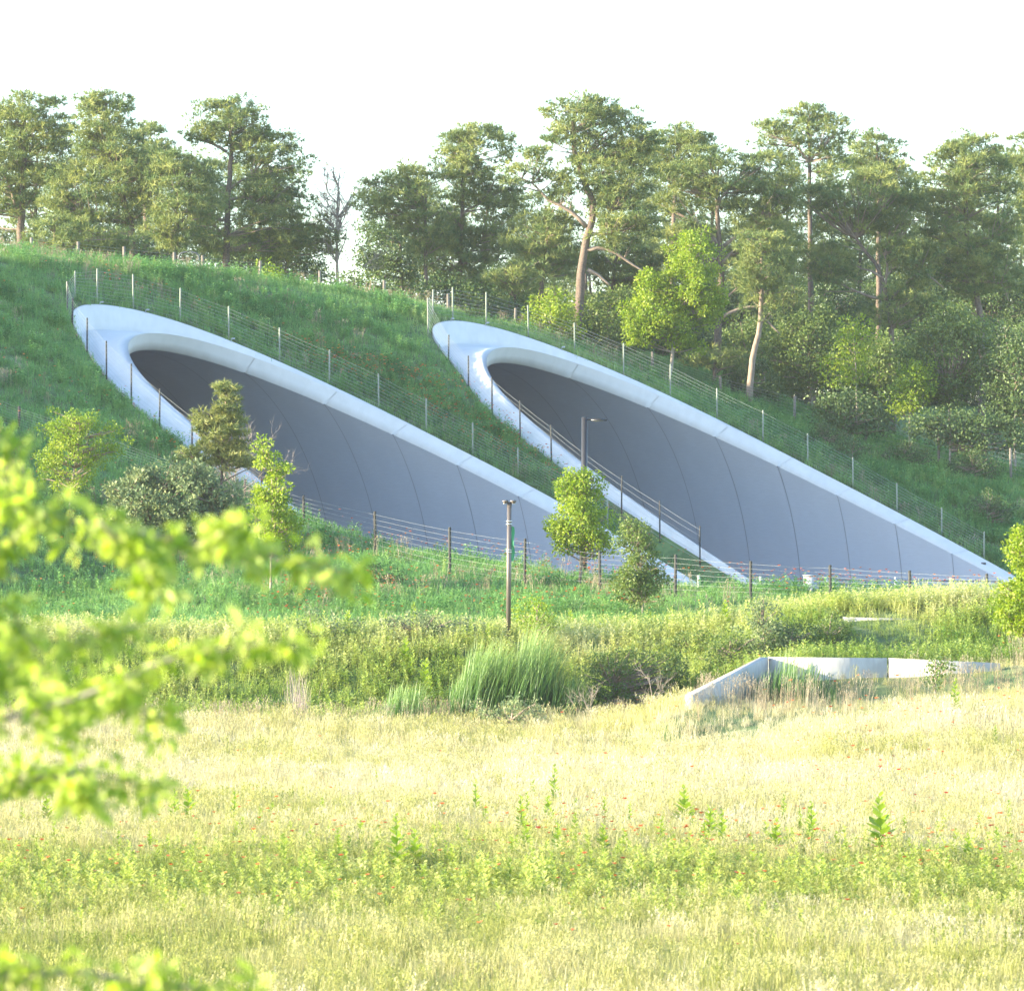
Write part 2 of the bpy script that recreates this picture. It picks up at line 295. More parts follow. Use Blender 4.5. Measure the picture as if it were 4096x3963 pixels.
# ---------------------------------------------------------------- tunnel portals
def strip(A0, A1, m=None):                        # quads between two polylines
    n = len(A0); V = np.concatenate([A0, A1]); i = np.arange(n - 1)
    return V, np.stack([i, i + 1, i + 1 + n, i + n], -1)
def portal(T, label):
    root = empty('tunnel_portal', T.B); tag(root, label, 'tunnel portal', 'twin tunnel portals in the grassy hillside')
    def sub(name, V, Q, m, smooth=True, par=None):
        return link(name, rawmesh(name, np.asarray(V) - T.B, [Q], m, smooth=smooth), par or root)
    th = np.radians(np.linspace(0, 180, 241)); cut = T.cut(th)
    for k in range(-12, 12):                      # ring after ring of liner panels, open joints between
        a, b = S0 + k * DS + .014, S0 + (k + 1) * DS - .014
        hi = np.minimum(b, cut); ok = hi > a
        if not ok.any(): continue
        lo = np.full_like(cut, a)
        V0 = T.pt(th, 0, lo); V1 = T.pt(th, 0, np.maximum(hi, a)); n = len(th)
        ed = np.flatnonzero(np.diff(np.concatenate([[0], ok.astype(int), [0]])))
        for i0, i1 in zip(ed[::2], ed[1::2]):     # one panel per contiguous run (far wall, near wall or whole ring)
            i0 = max(i0 - 1, 0); i1 = min(i1 + 1, n); m_ = i1 - i0
            if m_ < 5: continue
            i = np.arange(m_ - 1); sub('wall_panel', np.concatenate([V0[i0:i1], V1[i0:i1]]), np.stack([i, i + m_, i + 1 + m_, i + 1], -1), M_liner)
    V, Q = strip(T.pt(th, .07, np.full_like(cut, -72)), T.pt(th, .07, cut - .05)); sub('joint_backing', V, Q, M_joint)
    # rim: flare panels between radial joints
    fi = np.linspace(0, math.pi, 721); cf = T.cut(fi); js = [0.]
    sj = [S0 + k * DS for k in range(0, 10)]
    half = fi < math.radians(88)
    for s in sorted(sj, reverse=True):
        f = fi[half][np.argmin(abs(cf[half] - s))]
        if abs(T.cut(np.array([f]))[0] - s) < .2 and f > .05: js.append(f)
    js = sorted(set(js)); js += [math.pi - j for j in js[::-1]]
    for a, b in zip(js[:-1], js[1:]):
        t = np.linspace(a + .0018, b - .0018, 24)
        lip = T.pt(t, .03, T.cut(t) + .04)
        I_ = T.I(t); M = T.M1(t); 
        mid = (I_ + M) / 2 + (M - I_) @ np.eye(3) * 0
        V = np.concatenate([T.pt(t, 0, T.cut(t) - .06), I_, mid, M]); n = len(t); Qs = []
        for r in range(3):
            i = np.arange(n - 1); Qs.append(np.stack([i + r * n, i + 1 + r * n, i + 1 + (r + 1) * n, i + (r + 1) * n], -1))
        sub('rim_panel', V, np.concatenate(Qs), M_white, smooth=False)
    # collar: ledge, parapet, coping
    t = np.radians(np.linspace(0, 180, 361)); R = T.R(t); dg = np.degrees(t)
    pz = np.interp(dg, [0, 40, 62, 82, 98, 112, 128, 180], [.05, .1, .55, 1.0, 1.0, .75, .15, .1])
    O = T.O(t); sO = T.cut(t) - 2.09 * R * np.sin(t)
    inn = T.pt(t, .752, T.cut(t) + .397)
    M2 = T.pt(t, np.maximum(R - .12, .80), sO + .12) - Z * pz[:, None]
    rows = [T.pt(t, .03, T.cut(t) - .02), T.pt(t, .72, T.cut(t) + .34), inn]
    for k in (1 / 4, 2 / 4, 3 / 4, .93): 
        q = inn * (1 - k) + M2 * k; q = q - Z * (.06 * math.sin(math.pi * k) * np.clip(R - .9, 0, 1))[:, None]; rows.append(q)
    rows += [M2, M2 + (O - M2) * .3 + Nn * 0, O - Z * .02 * 0]
    out1 = T.pt(t, R + .05, sO - .06 * np.sin(t)); rows += [out1, out1 - Z * 1.3 - Nn * (.1 * np.cos(t))[:, None]]
    V = np.concatenate(rows); n = len(t); Qs = []
    for r in range(len(rows) - 1):
        i = np.arange(n - 1); Qs.append(np.stack([i + r * n, i + 1 + r * n, i + 1 + (r + 1) * n, i + (r + 1) * n], -1))
    c = sub('collar', V, np.concatenate(Qs), M_white)
    for deg in (60, 74, 85):                      # little cable brackets on the coping
        q = T.O(np.array([math.radians(deg)]))[0] - T.B; mb = MB()
        mb.tube([q, q + Z * .14, q + Z * .14 + A * .1], .02, 5); mb.box(q + Z * .15 + A * .14, (.12, .09, .07), -PHI)
        mb.build('bracket', M_cab, root)
    return root
pr1 = portal(T1, 'white rimmed tunnel mouth at the left, partly hidden by a young pine')
pr2 = portal(T2, 'white rimmed tunnel mouth at the right, with the arm lamp pole in front of it')
q = T2.pt(np.array([math.radians(11)]), .42, T2.cut(np.array([math.radians(11)])) + .27)[0] - T2.B
MB().box(q, (.22, .05, .12), -PHI + .4).build('plate', M_gate, pr2)
exec_after = []
# ---------------------------------------------------------------- fences
def fence(name, label, posts, pm, r, wires, wr=.008, group=None, sq=False, mesh_v=False, wm=None):
    """posts: list of (base xyz, top z)"""
    b0 = posts[0][0]; root = empty(name, b0); tag(root, label, 'fence', group)
    unit = MB().box((0, 0, .5), (2 * r, 2 * r, 1)) if sq else MB().tube([(0, 0, 0), (0, 0, .985), (0, 0, 1)], [r, r, r * .7], 8)
    me = unit.mesh('fence_post', pm)
    tops = []
    for b, zt in posts:
        o = link('fence_post', me, root); lb = b - b0; o.location = (lb[0], lb[1], lb[2] - .25); h = zt - b[2] + .25; o.scale = (1, 1, h)
        o.rotation_euler = (rnd.uniform(-.012, .012), rnd.uniform(-.012, .012), rnd.random()); tops.append((lb, zt - b0[2]))
    mb = MB()
    for (l0, z0), (l1, z1) in zip(tops[:-1], tops[1:]):
        for k in range(wires):
            f = (k + .5) / wires
            a = np.array([l0[0], l0[1] - r, l0[2] + .08 + (z0 - l0[2] - .12) * f]); b = np.array([l1[0], l1[1] - r, l1[2] + .08 + (z1 - l1[2] - .12) * f])
            m = (a + b) / 2 - Z * .02; mb.tube([a, m, b], wr, 3, False)
        if mesh_v:
            nv = max(3, int(np.linalg.norm(l1 - l0) / .3))
            for k in range(1, nv):
                f = k / nv; a = l0 * (1 - f) + l1 * f; zt = z0 * (1 - f) + z1 * f
                mb.tube([(a[0], a[1] - r, a[2]), (a[0], a[1] - r, zt)], wr * .6, 3, False)
    tag(mb.build('wires', wm or M_wire, root), kind='stuff'); return root
def rimposts(T, L, far):
    dg = np.radians(np.linspace(2, 88, 400) if far else np.linspace(84, 172, 400)); O = T.O(dg); px = CX + F * O[:, 0] / O[:, 1]; out = []
    for (x, yt, yb) in L:
        if far: k = np.argmin(abs(px - x)); d = O[k, 1] + .55
        else: k = np.argmin(abs(px - x) + abs(HY - F * O[:, 2] / O[:, 1] - yb) * .3); d = O[k, 1] - .5
        X = (x - CX) * d / F; zt = (HY - yt) * d / F; g = float(terr(X, d)); out.append((np.array([X, d, min(g, zt - 1.1)]), zt))
    return out
f1 = [(269, 1125, 1260), (300, 1083, 1203), (388, 1073, 1196), (533, 1096, 1235), (720, 1151, 1290), (915, 1224, 1355), (1118, 1310, 1445), (1317, 1399, 1533), (1515, 1494, 1618), (1705, 1594, 1732), (1891, 1690, 1828), (2073, 1789, 1923), (2254, 1893, 2030), (2430, 1997, 2100)]
fp = rimposts(T1, f1, True); b = P(269, 1262, fp[1][0][1] - 3); fp[0] = (b, P(269, 1125, b[1])[2])
fence('wire_fence', 'pale post wire fence along the upper rim of the left tunnel mouth', fp, M_gpost, .04, 9, .006, 'wire fences around the tunnel mouths')
f2 = [(290, 1193, 1295), (348, 1271, 1400), (426, 1363, 1490), (525, 1454, 1619), (638, 1554, 1703), (768, 1656, 1790), (900, 1765, 1890), (1045, 1880, 2000)]
fp = [(b, P(269, 1125, b[1])[2])] + rimposts(T1, f2, False)
fence('wire_fence', 'dark post wire fence down the grass side of the left tunnel mouth', fp, M_dpost, .036, 8, .005, 'wire fences around the tunnel mouths')
f3 = [(1707, 1195, 1330), (1731, 1157, 1300), (1811, 1148, 1285), (1945, 1168, 1302), (2114, 1220, 1345), (2299, 1290, 1418), (2495, 1372, 1495), (2681, 1456, 1580), (2868, 1552, 1674), (3052, 1640, 1770), (3232, 1733, 1862), (3412, 1829, 1954), (3589, 1932, 2052), (3767, 2030, 2147), (3936, 2125, 2242)]
fp = rimposts(T2, f3, True); b = P(1712, 1335, fp[1][0][1] - 4); fp[0] = (b, P(1712, 1190, b[1])[2])
fence('wire_fence', 'pale post wire fence along the upper rim of the right tunnel mouth', fp, M_gpost, .04, 9, .006, 'wire fences around the tunnel mouths', mesh_v=False)
f4 = [(1794, 1339, 1430), (1874, 1422, 1540), (1969, 1509, 1625), (2081, 1602, 1743), (2206, 1699, 1835), (2342, 1805, 1940), (2486, 1903, 2035), (2640, 2002, 2130), (2800, 2103, 2225)]
fp = [(b, P(1712, 1190, b[1])[2])] + rimposts(T2, f4, False)
fence('wire_fence', 'wire fence between the flowery wedge of grass and the right tunnel mouth', fp, M_dpost, .036, 8, .005, 'wire fences around the tunnel mouths')
def groundposts(L, h=None, ds=None):
    out = []
    for i, (x, yt, yb) in enumerate(L):
        d = ds[i] if ds else hit(x, yb); X = (x - CX) * d / F; g = float(terr(X, d)); zt = (HY - yt) * d / F; out.append((np.array([X, d, min(g, zt - .9)]), zt))
    return out
bk = [(125, 950), (312, 966), (496, 986), (696, 1009)]
bd = [223, 225, 227, 228]
fence('post_fence', 'weathered post fence on the hilltop left of the gate', groundposts([(x, y, 0) for x, y in bk], ds=bd), M_post, .075, 7, .005, 'wooden post fences along the hilltop')
bk = [(811, 1021), (1039, 1043), (1279, 1083), (1536, 1121), (1793, 1175), (2061, 1232), (2328, 1310), (2610, 1407), (2882, 1506), (3178, 1582), (3463, 1655), (3756, 1728), (4044, 1792), (4330, 1860)]
bd = [228, 231, 233, 235, 237, 239, 240, 239, 238, 236, 234, 232, 230, 228]
fence('post_fence', 'long post fence running down the hilltop to the right of the gate', groundposts([(x, y, 0) for x, y in bk], ds=bd), M_post, .075, 7, .005, 'wooden post fences along the hilltop')
fr = [(-200, 1500, 1640), (75, 1624, 1720), (350, 1712, 1820), (687, 1838, 1935), (980, 1915, 2000)]
fr2 = [(1214, 1980, 2085), (1502, 2045, 2160), (1799, 2108, 2245), (2099, 2153, 2285), (2400, 2204, 2340), (2701, 2217, 2375), (3002, 2243, 2390), (3321, 2259, 2400), (3640, 2281, 2411), (3947, 2294, 2410), (4260, 2310, 2415)]
cd = {1214: 180, 1502: 175, 1799: 170, 2099: 167.5, 2400: 165.5, 2701: 163.5, 3002: 161, 3321: 159, 3640: 157, 3947: 155, 4260: 153}
fp = groundposts(fr) + groundposts(fr2, ds=[cd[p[0]] for p in fr2])
fence('post_fence', 'dark post fence crossing in front of both tunnel mouths above the green berm', fp, M_dpost, .055, 8, .004, None)
# gate
d = 227.5; g0 = P(711, 1140, d); g1 = P(797, 1140, d); gr = empty('metal_gate', (g0 + g1) / 2); tag(gr, 'grey tubular walk-through gate with an arched top on the hill crest', 'gate')
w = (g1 - g0)[0] / 2; hgt = (1140 - 1008) * d / F; mb = MB(); pts_ = [(-w, 0, -.3), (-w, 0, hgt * .72), (-w * .93, 0, hgt * .88), (-w * .7, 0, hgt * .97), (-w * .3, 0, hgt), (w * .3, 0, hgt), (w * .7, 0, hgt * .97), (w * .93, 0, hgt * .88), (w, 0, hgt * .72), (w, 0, -.3)]
mb.tube(pts_, .035, 8).build('gate_frame', M_gate, gr, True)
for k, f in enumerate((.04, .28, .52, .76)):
    MB().tube([(-w, 0, hgt * f), (w, 0, hgt * f)], .025, 6).build('gate_bar', M_gate, gr)
MB().box((-w, -.02, hgt * .55), (.12, .1, .16)).build('latch', M_clamp, gr)
# ---------------------------------------------------------------- vegetation generators
def crown_pads(poly, d, sp, thick, layers=2, edge=.35):
    m = d / F; p = np.array(poly, float); x0, y0 = p.min(0); x1, y1 = p.max(0); s = sp / m; out = []
    nn = int((x1 - x0) * (y1 - y0) / s ** 2 * layers * 1.15) + 4
    X = rng.uniform(x0, x1, nn); Y = rng.uniform(y0, y1, nn); k = inpoly(X, Y, poly); X = X[k]; Y = Y[k]
    X = X + rng.normal(size=len(X)) * s * .45; Y = Y + rng.normal(size=len(X)) * s * .3
    dist = polydist(X, Y, poly) * m; dep = np.minimum(dist * 1.3 + edge, thick) * rng.uniform(-1, 1, len(X))
    dd = d + dep
    return np.stack([(X - CX) * m, dd, (HY - Y) * m], -1), dist
def needles(pads, rad, n, L, wd, nb=7, flat=.34):
    """bursts of needles on flattened pads"""
    m = len(pads); rad = np.broadcast_to(rad, (m,)); c = np.repeat(pads, n, 0); R = np.repeat(rad, n)
    u = rng.normal(size=(m * n, 3)); u /= np.linalg.norm(u, axis=1)[:, None]; rr = rng.uniform(.25, 1, m * n) ** .5
    off = u * (R * rr)[:, None]; off[:, 2] *= flat; t = c + off; out = off / (np.linalg.norm(off, axis=1)[:, None] + 1e-6); out[:, 2] += .55
    out /= np.linalg.norm(out, axis=1)[:, None]
    tint = np.clip(np.repeat(rng.uniform(.15, .8, m), n) + rng.normal(size=m * n) * .12, 0, 1)
    o = np.repeat(out, nb, 0); b = np.repeat(t, nb, 0); k = len(b)
    dirn = o * .8 + rng.normal(size=(k, 3)) * .62; dirn /= np.linalg.norm(dirn, axis=1)[:, None]
    sd_ = np.cross(dirn, rng.normal(size=(k, 3))); sd_ /= np.linalg.norm(sd_, axis=1)[:, None] + 1e-9
    ll = (L * rng.uniform(.7, 1.15, k))[:, None]
    V = np.stack([b - sd_ * wd, b + sd_ * wd, b + dirn * ll], 1).reshape(-1, 3)
    return V, np.arange(3 * k).reshape(-1, 3), np.repeat(tint, nb * 3)
def leaves(pads, rad, n, L, wd, flat=.8, droop=0., hang=None):
    m = len(pads); rad = np.broadcast_to(rad, (m,)); c = np.repeat(pads, n, 0); R = np.repeat(rad, n); k = m * n
    u = rng.normal(size=(k, 3)); u /= np.linalg.norm(u, axis=1)[:, None]; off = u * (R * rng.uniform(.1, 1, k) ** .5)[:, None]; off[:, 2] *= flat
    t = c + off; dirn = off / (np.linalg.norm(off, axis=1)[:, None] + 1e-6) + rng.normal(size=(k, 3)) * .7; dirn[:, 2] -= droop
    dirn /= np.linalg.norm(dirn, axis=1)[:, None]; nrm = rng.normal(size=(k, 3)) + np.array([0, 0, .7]); s = np.cross(dirn, nrm); s /= np.linalg.norm(s, axis=1)[:, None] + 1e-9
    l = (L * rng.uniform(.6, 1.2, k))[:, None]; fold = np.cross(s, dirn) * l * .12
    V = np.stack([t, t + dirn * l * .45 + s * wd * l / L + fold, t + dirn * l, t + dirn * l * .45 - s * wd * l / L + fold], 1).reshape(-1, 3)
    i = np.arange(k)[:, None] * 4; Fc = np.concatenate([i + np.array([0, 1, 2]), i + np.array([0, 2, 3])])
    tint = np.clip(np.repeat(rng.uniform(.2, .8, m), n) + rng.normal(size=k) * .15, 0, 1)
    return V, Fc, np.repeat(tint, 4)
def curve_pts(a, b, sag, n=5):
    t = np.linspace(0, 1, n)[:, None]; m = (a + b) / 2 + Z * sag + rng.normal(size=3) * np.linalg.norm(b - a) * .06
    return a * (1 - t) ** 2 + 2 * m * t * (1 - t) + b * t * t
def px3(L, d): return np.array([P(x, y, dd if dd else d) for x, y, dd in [(p + (None,))[:3] for p in L]])
def resample(p, n):
    s = np.concatenate([[0], np.cumsum(np.linalg.norm(np.diff(p, axis=0), axis=1))]); t = np.linspace(0, s[-1], n)
    return np.stack([np.interp(t, s, p[:, k]) for k in range(3)], -1)
def tree(name, label, cat, d, trunk, r0, poly, kind='pine', limbs=(), group=None, bark=None, sp=.6, thick=2.4, layers=3.3, dens=1., leafmat=None, L=None, base=None, brf=.5, prad=None, base_g=True):
    tr = px3(trunk, d); 
    if base_g:
        g = float(terr(tr[0][0], tr[0][1])); tr = np.concatenate([[[tr[0][0], tr[0][1], min(g, tr[0][2]) - .3]], tr]) if g < tr[0][2] else tr
    b0 = tr[0].copy(); root = empty(name, b0); tag(root, label, cat, group); bark = bark or M_bark
    trs = resample(tr, 14); rad = r0 * np.linspace(1, .28, 14) ** .8; rad[0] *= 1.25
    wobn = rng.normal(size=(14, 3)) * r0 * .12; wobn[0] = 0
    mb = MB(); mb.tube(trs - b0 + wobn, rad, 9); mb.build('trunk', bark, root, True)
    mb = MB(); lims = []
    for lb in limbs:
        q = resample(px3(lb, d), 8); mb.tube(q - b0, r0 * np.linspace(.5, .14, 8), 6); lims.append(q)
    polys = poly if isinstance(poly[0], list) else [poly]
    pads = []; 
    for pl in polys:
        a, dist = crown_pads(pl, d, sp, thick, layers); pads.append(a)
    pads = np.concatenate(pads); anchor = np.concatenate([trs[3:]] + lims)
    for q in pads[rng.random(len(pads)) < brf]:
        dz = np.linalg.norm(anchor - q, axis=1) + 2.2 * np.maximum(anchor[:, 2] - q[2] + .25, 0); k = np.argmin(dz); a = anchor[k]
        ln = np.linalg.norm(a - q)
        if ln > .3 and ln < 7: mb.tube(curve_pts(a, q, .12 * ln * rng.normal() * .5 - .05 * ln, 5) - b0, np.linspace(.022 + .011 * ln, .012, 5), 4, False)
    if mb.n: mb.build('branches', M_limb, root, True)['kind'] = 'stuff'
    if kind == 'pine':
        pr = prad or .66; V, Fc, tn = needles(pads, rng.uniform(.6, 1.1, len(pads)) * pr, int(15 * dens), L or .36, .021, 8); m = leafmat or M_pine
    else:
        pr = prad or .7; V, Fc, tn = leaves(pads, rng.uniform(.6, 1.1, len(pads)) * pr, int(64 * dens), L or .17, (L or .17) * .3, droop=.2); m = leafmat or M_leafm
    link('crown', rawmesh('crown', V - b0, [Fc], m, tint=tn), root)
    return root
def r1(L): return [(x * .7143, 300 + y * .7143) for x, y in L]
def r2(L): return [(1300 + x * .7143, 150 + y * .7143) for x, y in L]
def r3(L): return [(2600 + x * .7633, 350 + y * .7633) for x, y in L]
GP = 'pines on the crest behind the tunnels'
# hero pines, left block
tree('pine_tree', 'broad forked pine at the left edge of the photo', 'tree', 246, r1([(112, 960), (118, 800), (130, 620), (140, 430), (135, 230)]), .24,
     r1([(-160, 260), (20, 150), (120, 100), (230, 110), (330, 170), (400, 240), (440, 300), (400, 450), (350, 560), (250, 640), (180, 720), (-160, 800)]), limbs=[r1([(112, 800), (85, 740), (60, 640), (20, 560)]), r1([(118, 760), (180, 690), (240, 600)])], group=GP)
tree('pine_tree', 'pine with a crooked trunk and long drooping limb, left of the gate', 'tree', 243, r1([(745, 1000), (735, 850), (700, 720), (650, 590), (615, 400), (590, 150)]), .22,
     r1([(420, 150), (530, 100), (670, 120), (720, 220), (740, 350), (860, 420), (900, 560), (860, 780), (620, 850), (420, 860), (230, 780), (300, 560), (460, 480), (440, 350), (480, 240)]), limbs=[r1([(735, 815), (660, 785), (570, 770), (460, 760)]), r1([(640, 480), (700, 430), (760, 400)])], group=GP)
tree('pine_tree', 'dark rounded pine top behind the crooked trunk pine', 'tree', 262, r1([(820, 1000), (810, 600), (800, 300)]), .2,
     r1([(740, 330), (770, 250), (860, 270), (930, 345), (960, 430), (880, 480), (860, 700), (760, 600), (720, 450)]), group=GP)
tree('pine_tree', 'tall pine with a clear upper trunk right behind the hilltop gate', 'tree', 248, r1([(1268, 1110), (1268, 950), (1265, 850), (1285, 600), (1295, 400), (1275, 180)]), .22,
     [r1([(1010, 290), (1060, 235), (1200, 150), (1280, 120), (1420, 150), (1470, 230), (1480, 300), (1440, 420), (1340, 420), (1270, 400), (1160, 400), (1060, 340)]),
      r1([(1340, 330), (1480, 300), (1640, 350), (1665, 430), (1700, 520), (1690, 640), (1710, 830), (1700, 980), (1480, 1010), (1360, 860), (1350, 640), (1420, 560), (1330, 470)]),
      r1([(1180, 470), (1250, 560), (1240, 640), (1220, 860), (1380, 880), (1400, 990), (1150, 1000), (1060, 900), (1100, 700), (1190, 620)])],
     limbs=[r1([(1270, 430), (1200, 390), (1110, 360)]), r1([(1283, 640), (1350, 590), (1400, 570)]), r1([(1275, 700), (1380, 680), (1460, 770)])], group=GP)
tree('pine_tree', 'low bushy pine filling the gap left of the gate', 'tree', 241, r1([(980, 1020), (990, 800), (1000, 520)]), .17,
     r1([(860, 480), (940, 440), (1100, 460), (1190, 560), (1210, 700), (1180, 880), (1080, 960), (900, 980), (830, 800), (840, 600)]), group=GP)
tree('pine_tree', 'low spreading pine behind the fence posts at far left', 'tree', 238, r1([(305, 1000), (305, 900), (300, 780)]), .12, r1([(150, 850), (300, 790), (450, 820), (640, 860), (800, 930), (760, 1000), (560, 985), (400, 1010), (200, 960)]), group=GP, limbs=[r1([(345, 1000), (350, 900), (365, 870)])])
tree('pine_tree', 'dark low pine boughs between the gate and the bare tree', 'tree', 250, r1([(1600, 1120), (1620, 980), (1640, 850)]), .15, r1([(1480, 900), (1720, 840), (1800, 835), (1880, 870), (1860, 970), (1700, 1060), (1600, 1110), (1450, 1080)]), group=GP)
# middle block
tree('pine_tree', 'slim straight pine right of the bare tree', 'tree', 247, r2([(563, 1560), (563, 1400), (565, 1250), (560, 1000), (572, 760)]), .13,
     r2([(200, 850), (290, 770), (440, 715), (540, 720), (650, 750), (660, 900), (640, 1020), (700, 1150), (590, 1290), (500, 1280), (460, 1100), (330, 1010), (240, 1000), (190, 930)]), group=GP, limbs=[r2([(560, 1300), (580, 1360), (600, 1350)])])
tree('oak_tree', 'dark leafy tree low between the bare tree and the slim pine', 'tree', 255, r2([(430, 1420), (430, 1300), (420, 1150)]), .16, r2([(170, 1080), (300, 1040), (450, 1100), (530, 1180), (550, 1400), (400, 1430), (330, 1340), (230, 1320), (180, 1200)]), kind='leaf', leafmat=M_leafd, group='leafy trees behind the hill')
tree('pine_tree', 'pine with a bare pale forked stem left of the largest pine', 'tree', 249, r2([(735, 1560), (755, 1300), (760, 1200), (768, 980), (775, 760), (800, 520)]), .17,
     [r2([(640, 640), (700, 520), (830, 480), (950, 490), (1050, 590), (1080, 650), (1040, 690), (930, 720), (920, 800), (800, 960), (700, 930), (650, 760)]), r2([(880, 800), (1040, 790), (1090, 880), (1070, 1020), (940, 1080), (870, 960)]), r2([(800, 1060), (950, 1040), (1060, 1060), (1000, 1220), (850, 1320), (640, 1390), (590, 1280), (640, 1060), (720, 1000)])],
     limbs=[r2([(768, 990), (800, 960), (860, 935)]), r2([(762, 1060), (710, 1000), (650, 940)]), r2([(755, 1300), (810, 1210), (880, 1130)])], group=GP)
tree('pine_tree', 'largest pine, heavy dark trunk leaning right above the right tunnel mouth', 'tree', 241, r2([(1405, 1640), (1425, 1500), (1440, 1300), (1465, 1120), (1490, 1030), (1515, 960), (1490, 900), (1440, 780), (1400, 680), (1385, 560), (1400, 420)]), .28,
     [r2([(1000, 740), (1090, 690), (1170, 590), (1250, 640), (1250, 760), (1130, 800), (1050, 790)]), r2([(1240, 380), (1310, 345), (1400, 350), (1470, 310), (1570, 350), (1660, 390), (1640, 500), (1560, 560), (1480, 640), (1360, 640), (1270, 560)]), r2([(1560, 480), (1680, 430), (1790, 420), (1840, 540), (1800, 640), (1640, 620)]),
      r2([(1440, 640), (1600, 620), (1850, 640), (1840, 800), (1790, 900), (1850, 1080), (1700, 1180), (1560, 1150), (1510, 1060), (1540, 950), (1420, 880), (1300, 930), (1230, 830), (1330, 740)])],
     limbs=[r2([(1465, 1060), (1400, 990), (1340, 950), (1250, 910), (1170, 820), (1100, 790)]), r2([(1465, 1190), (1540, 1175), (1620, 1200), (1720, 1270), (1820, 1330)]), r2([(1480, 1100), (1530, 1100), (1600, 1100)]), r2([(1470, 1300), (1530, 1330), (1600, 1390)]), r2([(1495, 935), (1550, 940), (1600, 965)]), r2([(1400, 650), (1460, 650), (1490, 700)])], group=GP, dens=1.0)
tree('pine_tree', 'yellowish pine left of the heavy dark trunk', 'tree', 246, r2([(1200, 1500), (1230, 1300), (1250, 1000)]), .18,
     r2([(1080, 1050), (1190, 980), (1300, 950), (1400, 1000), (1440, 1100), (1420, 1300), (1200, 1340), (1060, 1280), (1030, 1150)]), group=GP)
tree('pine_tree', 'low pine boughs over the fence left of the right tunnel mouth', 'tree', 243, r2([(1090, 1560), (1060, 1450), (1010, 1300)]), .13, r2([(860, 1300), (1000, 1260), (1170, 1290), (1230, 1350), (1080, 1440), (960, 1400), (860, 1370)]), group=GP)
tree('pine_tree', 'short trunk pine with spreading arms behind the heavy trunk', 'tree', 250, r2([(1605, 1560), (1610, 1400), (1620, 1280), (1640, 1220)]), .2, r2([(1450, 1200), (1700, 1150), (1860, 1180), (1930, 1330), (1700, 1400), (1520, 1360)]), limbs=[r2([(1615, 1290), (1570, 1230), (1520, 1220)]), r2([(1620, 1300), (1560, 1240), (1530, 1260)])], group=GP)
# right block
tree('pine_tree', 'rounded pine top just right of the largest pine', 'tree', 262, r3([(110, 1200), (130, 600), (145, 300)]), .22, r3([(-40, 300), (70, 205), (200, 205), (330, 265), (355, 330), (300, 430), (150, 440), (-40, 440)]), group=GP)
tree('pine_tree', 'many-limbed pine behind the bright green maple', 'tree', 246, r3([(345, 1560), (350, 1400), (352, 1200), (372, 1050), (360, 800), (350, 620), (355, 480)]), .25,
     [r3([(0, 470), (130, 380), (240, 320), (400, 340), (640, 370), (780, 460), (760, 640), (640, 640), (520, 600), (420, 640), (240, 640), (90, 640)]), r3([(0, 760), (200, 700), (300, 760), (250, 900), (120, 900)]), r3([(420, 700), (600, 640), (800, 760), (720, 1000), (850, 1100), (700, 1180), (520, 1060), (420, 1000), (480, 850)])],
     limbs=[r3([(358, 820), (320, 770), (270, 730)]), r3([(385, 830), (440, 790), (480, 760), (560, 710)]), r3([(360, 1220), (430, 1170), (520, 1150), (640, 1150), (750, 1155)]), r3([(355, 1150), (400, 1100), (470, 1040)]), r3([(352, 640), (370, 580), (420, 525)]), r3([(380, 920), (450, 840), (500, 770)])], group=GP)
tree('pine_tree', 'tall open topped pine, highest of the right hand pines', 'tree', 256, r3([(850, 1500), (840, 900), (835, 500), (838, 380), (830, 200)]), .22,
     r3([(530, 240), (560, 190), (680, 150), (820, 90), (940, 100), (1030, 190), (1010, 300), (1050, 450), (900, 500), (830, 380), (700, 480), (650, 340)]), limbs=[r3([(835, 390), (780, 320), (730, 280)]), r3([(840, 380), (890, 330)])], group=GP, dens=.85)
tree('pine_tree', 'dark bluish pine behind the tall open topped one', 'tree', 268, r3([(1200, 1200), (1200, 500), (1190, 300)]), .22, r3([(1010, 320), (1080, 220), (1200, 250), (1290, 290), (1330, 400), (1420, 470), (1380, 620), (1150, 600), (1050, 450)]), group=GP)
tree('pine_tree', 'wide pine whose pale trunk forks low at the right', 'tree', 248, r3([(1270, 1500), (1265, 1310), (1262, 1200), (1232, 1040), (1200, 950), (1140, 870), (1080, 790)]), .22,
     [r3([(780, 560), (950, 440), (1150, 420), (1300, 420), (1400, 600), (1330, 700), (1100, 720), (900, 700)]), r3([(800, 780), (1000, 840), (1060, 960), (1000, 1100), (850, 1000)]), r3([(1100, 720), (1380, 680), (1500, 830), (1450, 1000), (1500, 1150), (1300, 1260), (1120, 1220), (1200, 1120), (1320, 1000), (1200, 860)])],
     limbs=[r3([(1232, 1040), (1240, 990), (1268, 955)]), r3([(1225, 1000), (1160, 960), (1110, 950)]), r3([(1240, 990), (1245, 940), (1230, 880)]), r3([(1262, 1110), (1160, 1100), (1040, 1050), (960, 1000)]), r3([(1270, 1100), (1420, 950), (1540, 1050)])], group=GP)
tree('pine_tree', 'tall dense pine near the right edge with a pale upper stem', 'tree', 250, r3([(1740, 1500), (1735, 1240), (1705, 1050), (1660, 800), (1650, 480), (1650, 300)]), .25,
     r3([(1420, 480), (1440, 390), (1530, 310), (1650, 245), (1780, 270), (1850, 380), (1900, 480), (1940, 700), (1880, 860), (1960, 1060), (1800, 1060), (1600, 1100), (1500, 1000), (1440, 850), (1400, 650)]), limbs=[r3([(1700, 1030), (1780, 1015), (1850, 1030), (1880, 1120)]), r3([(1680, 850), (1720, 790), (1800, 790)]), r3([(1650, 520), (1600, 480)])], group=GP)
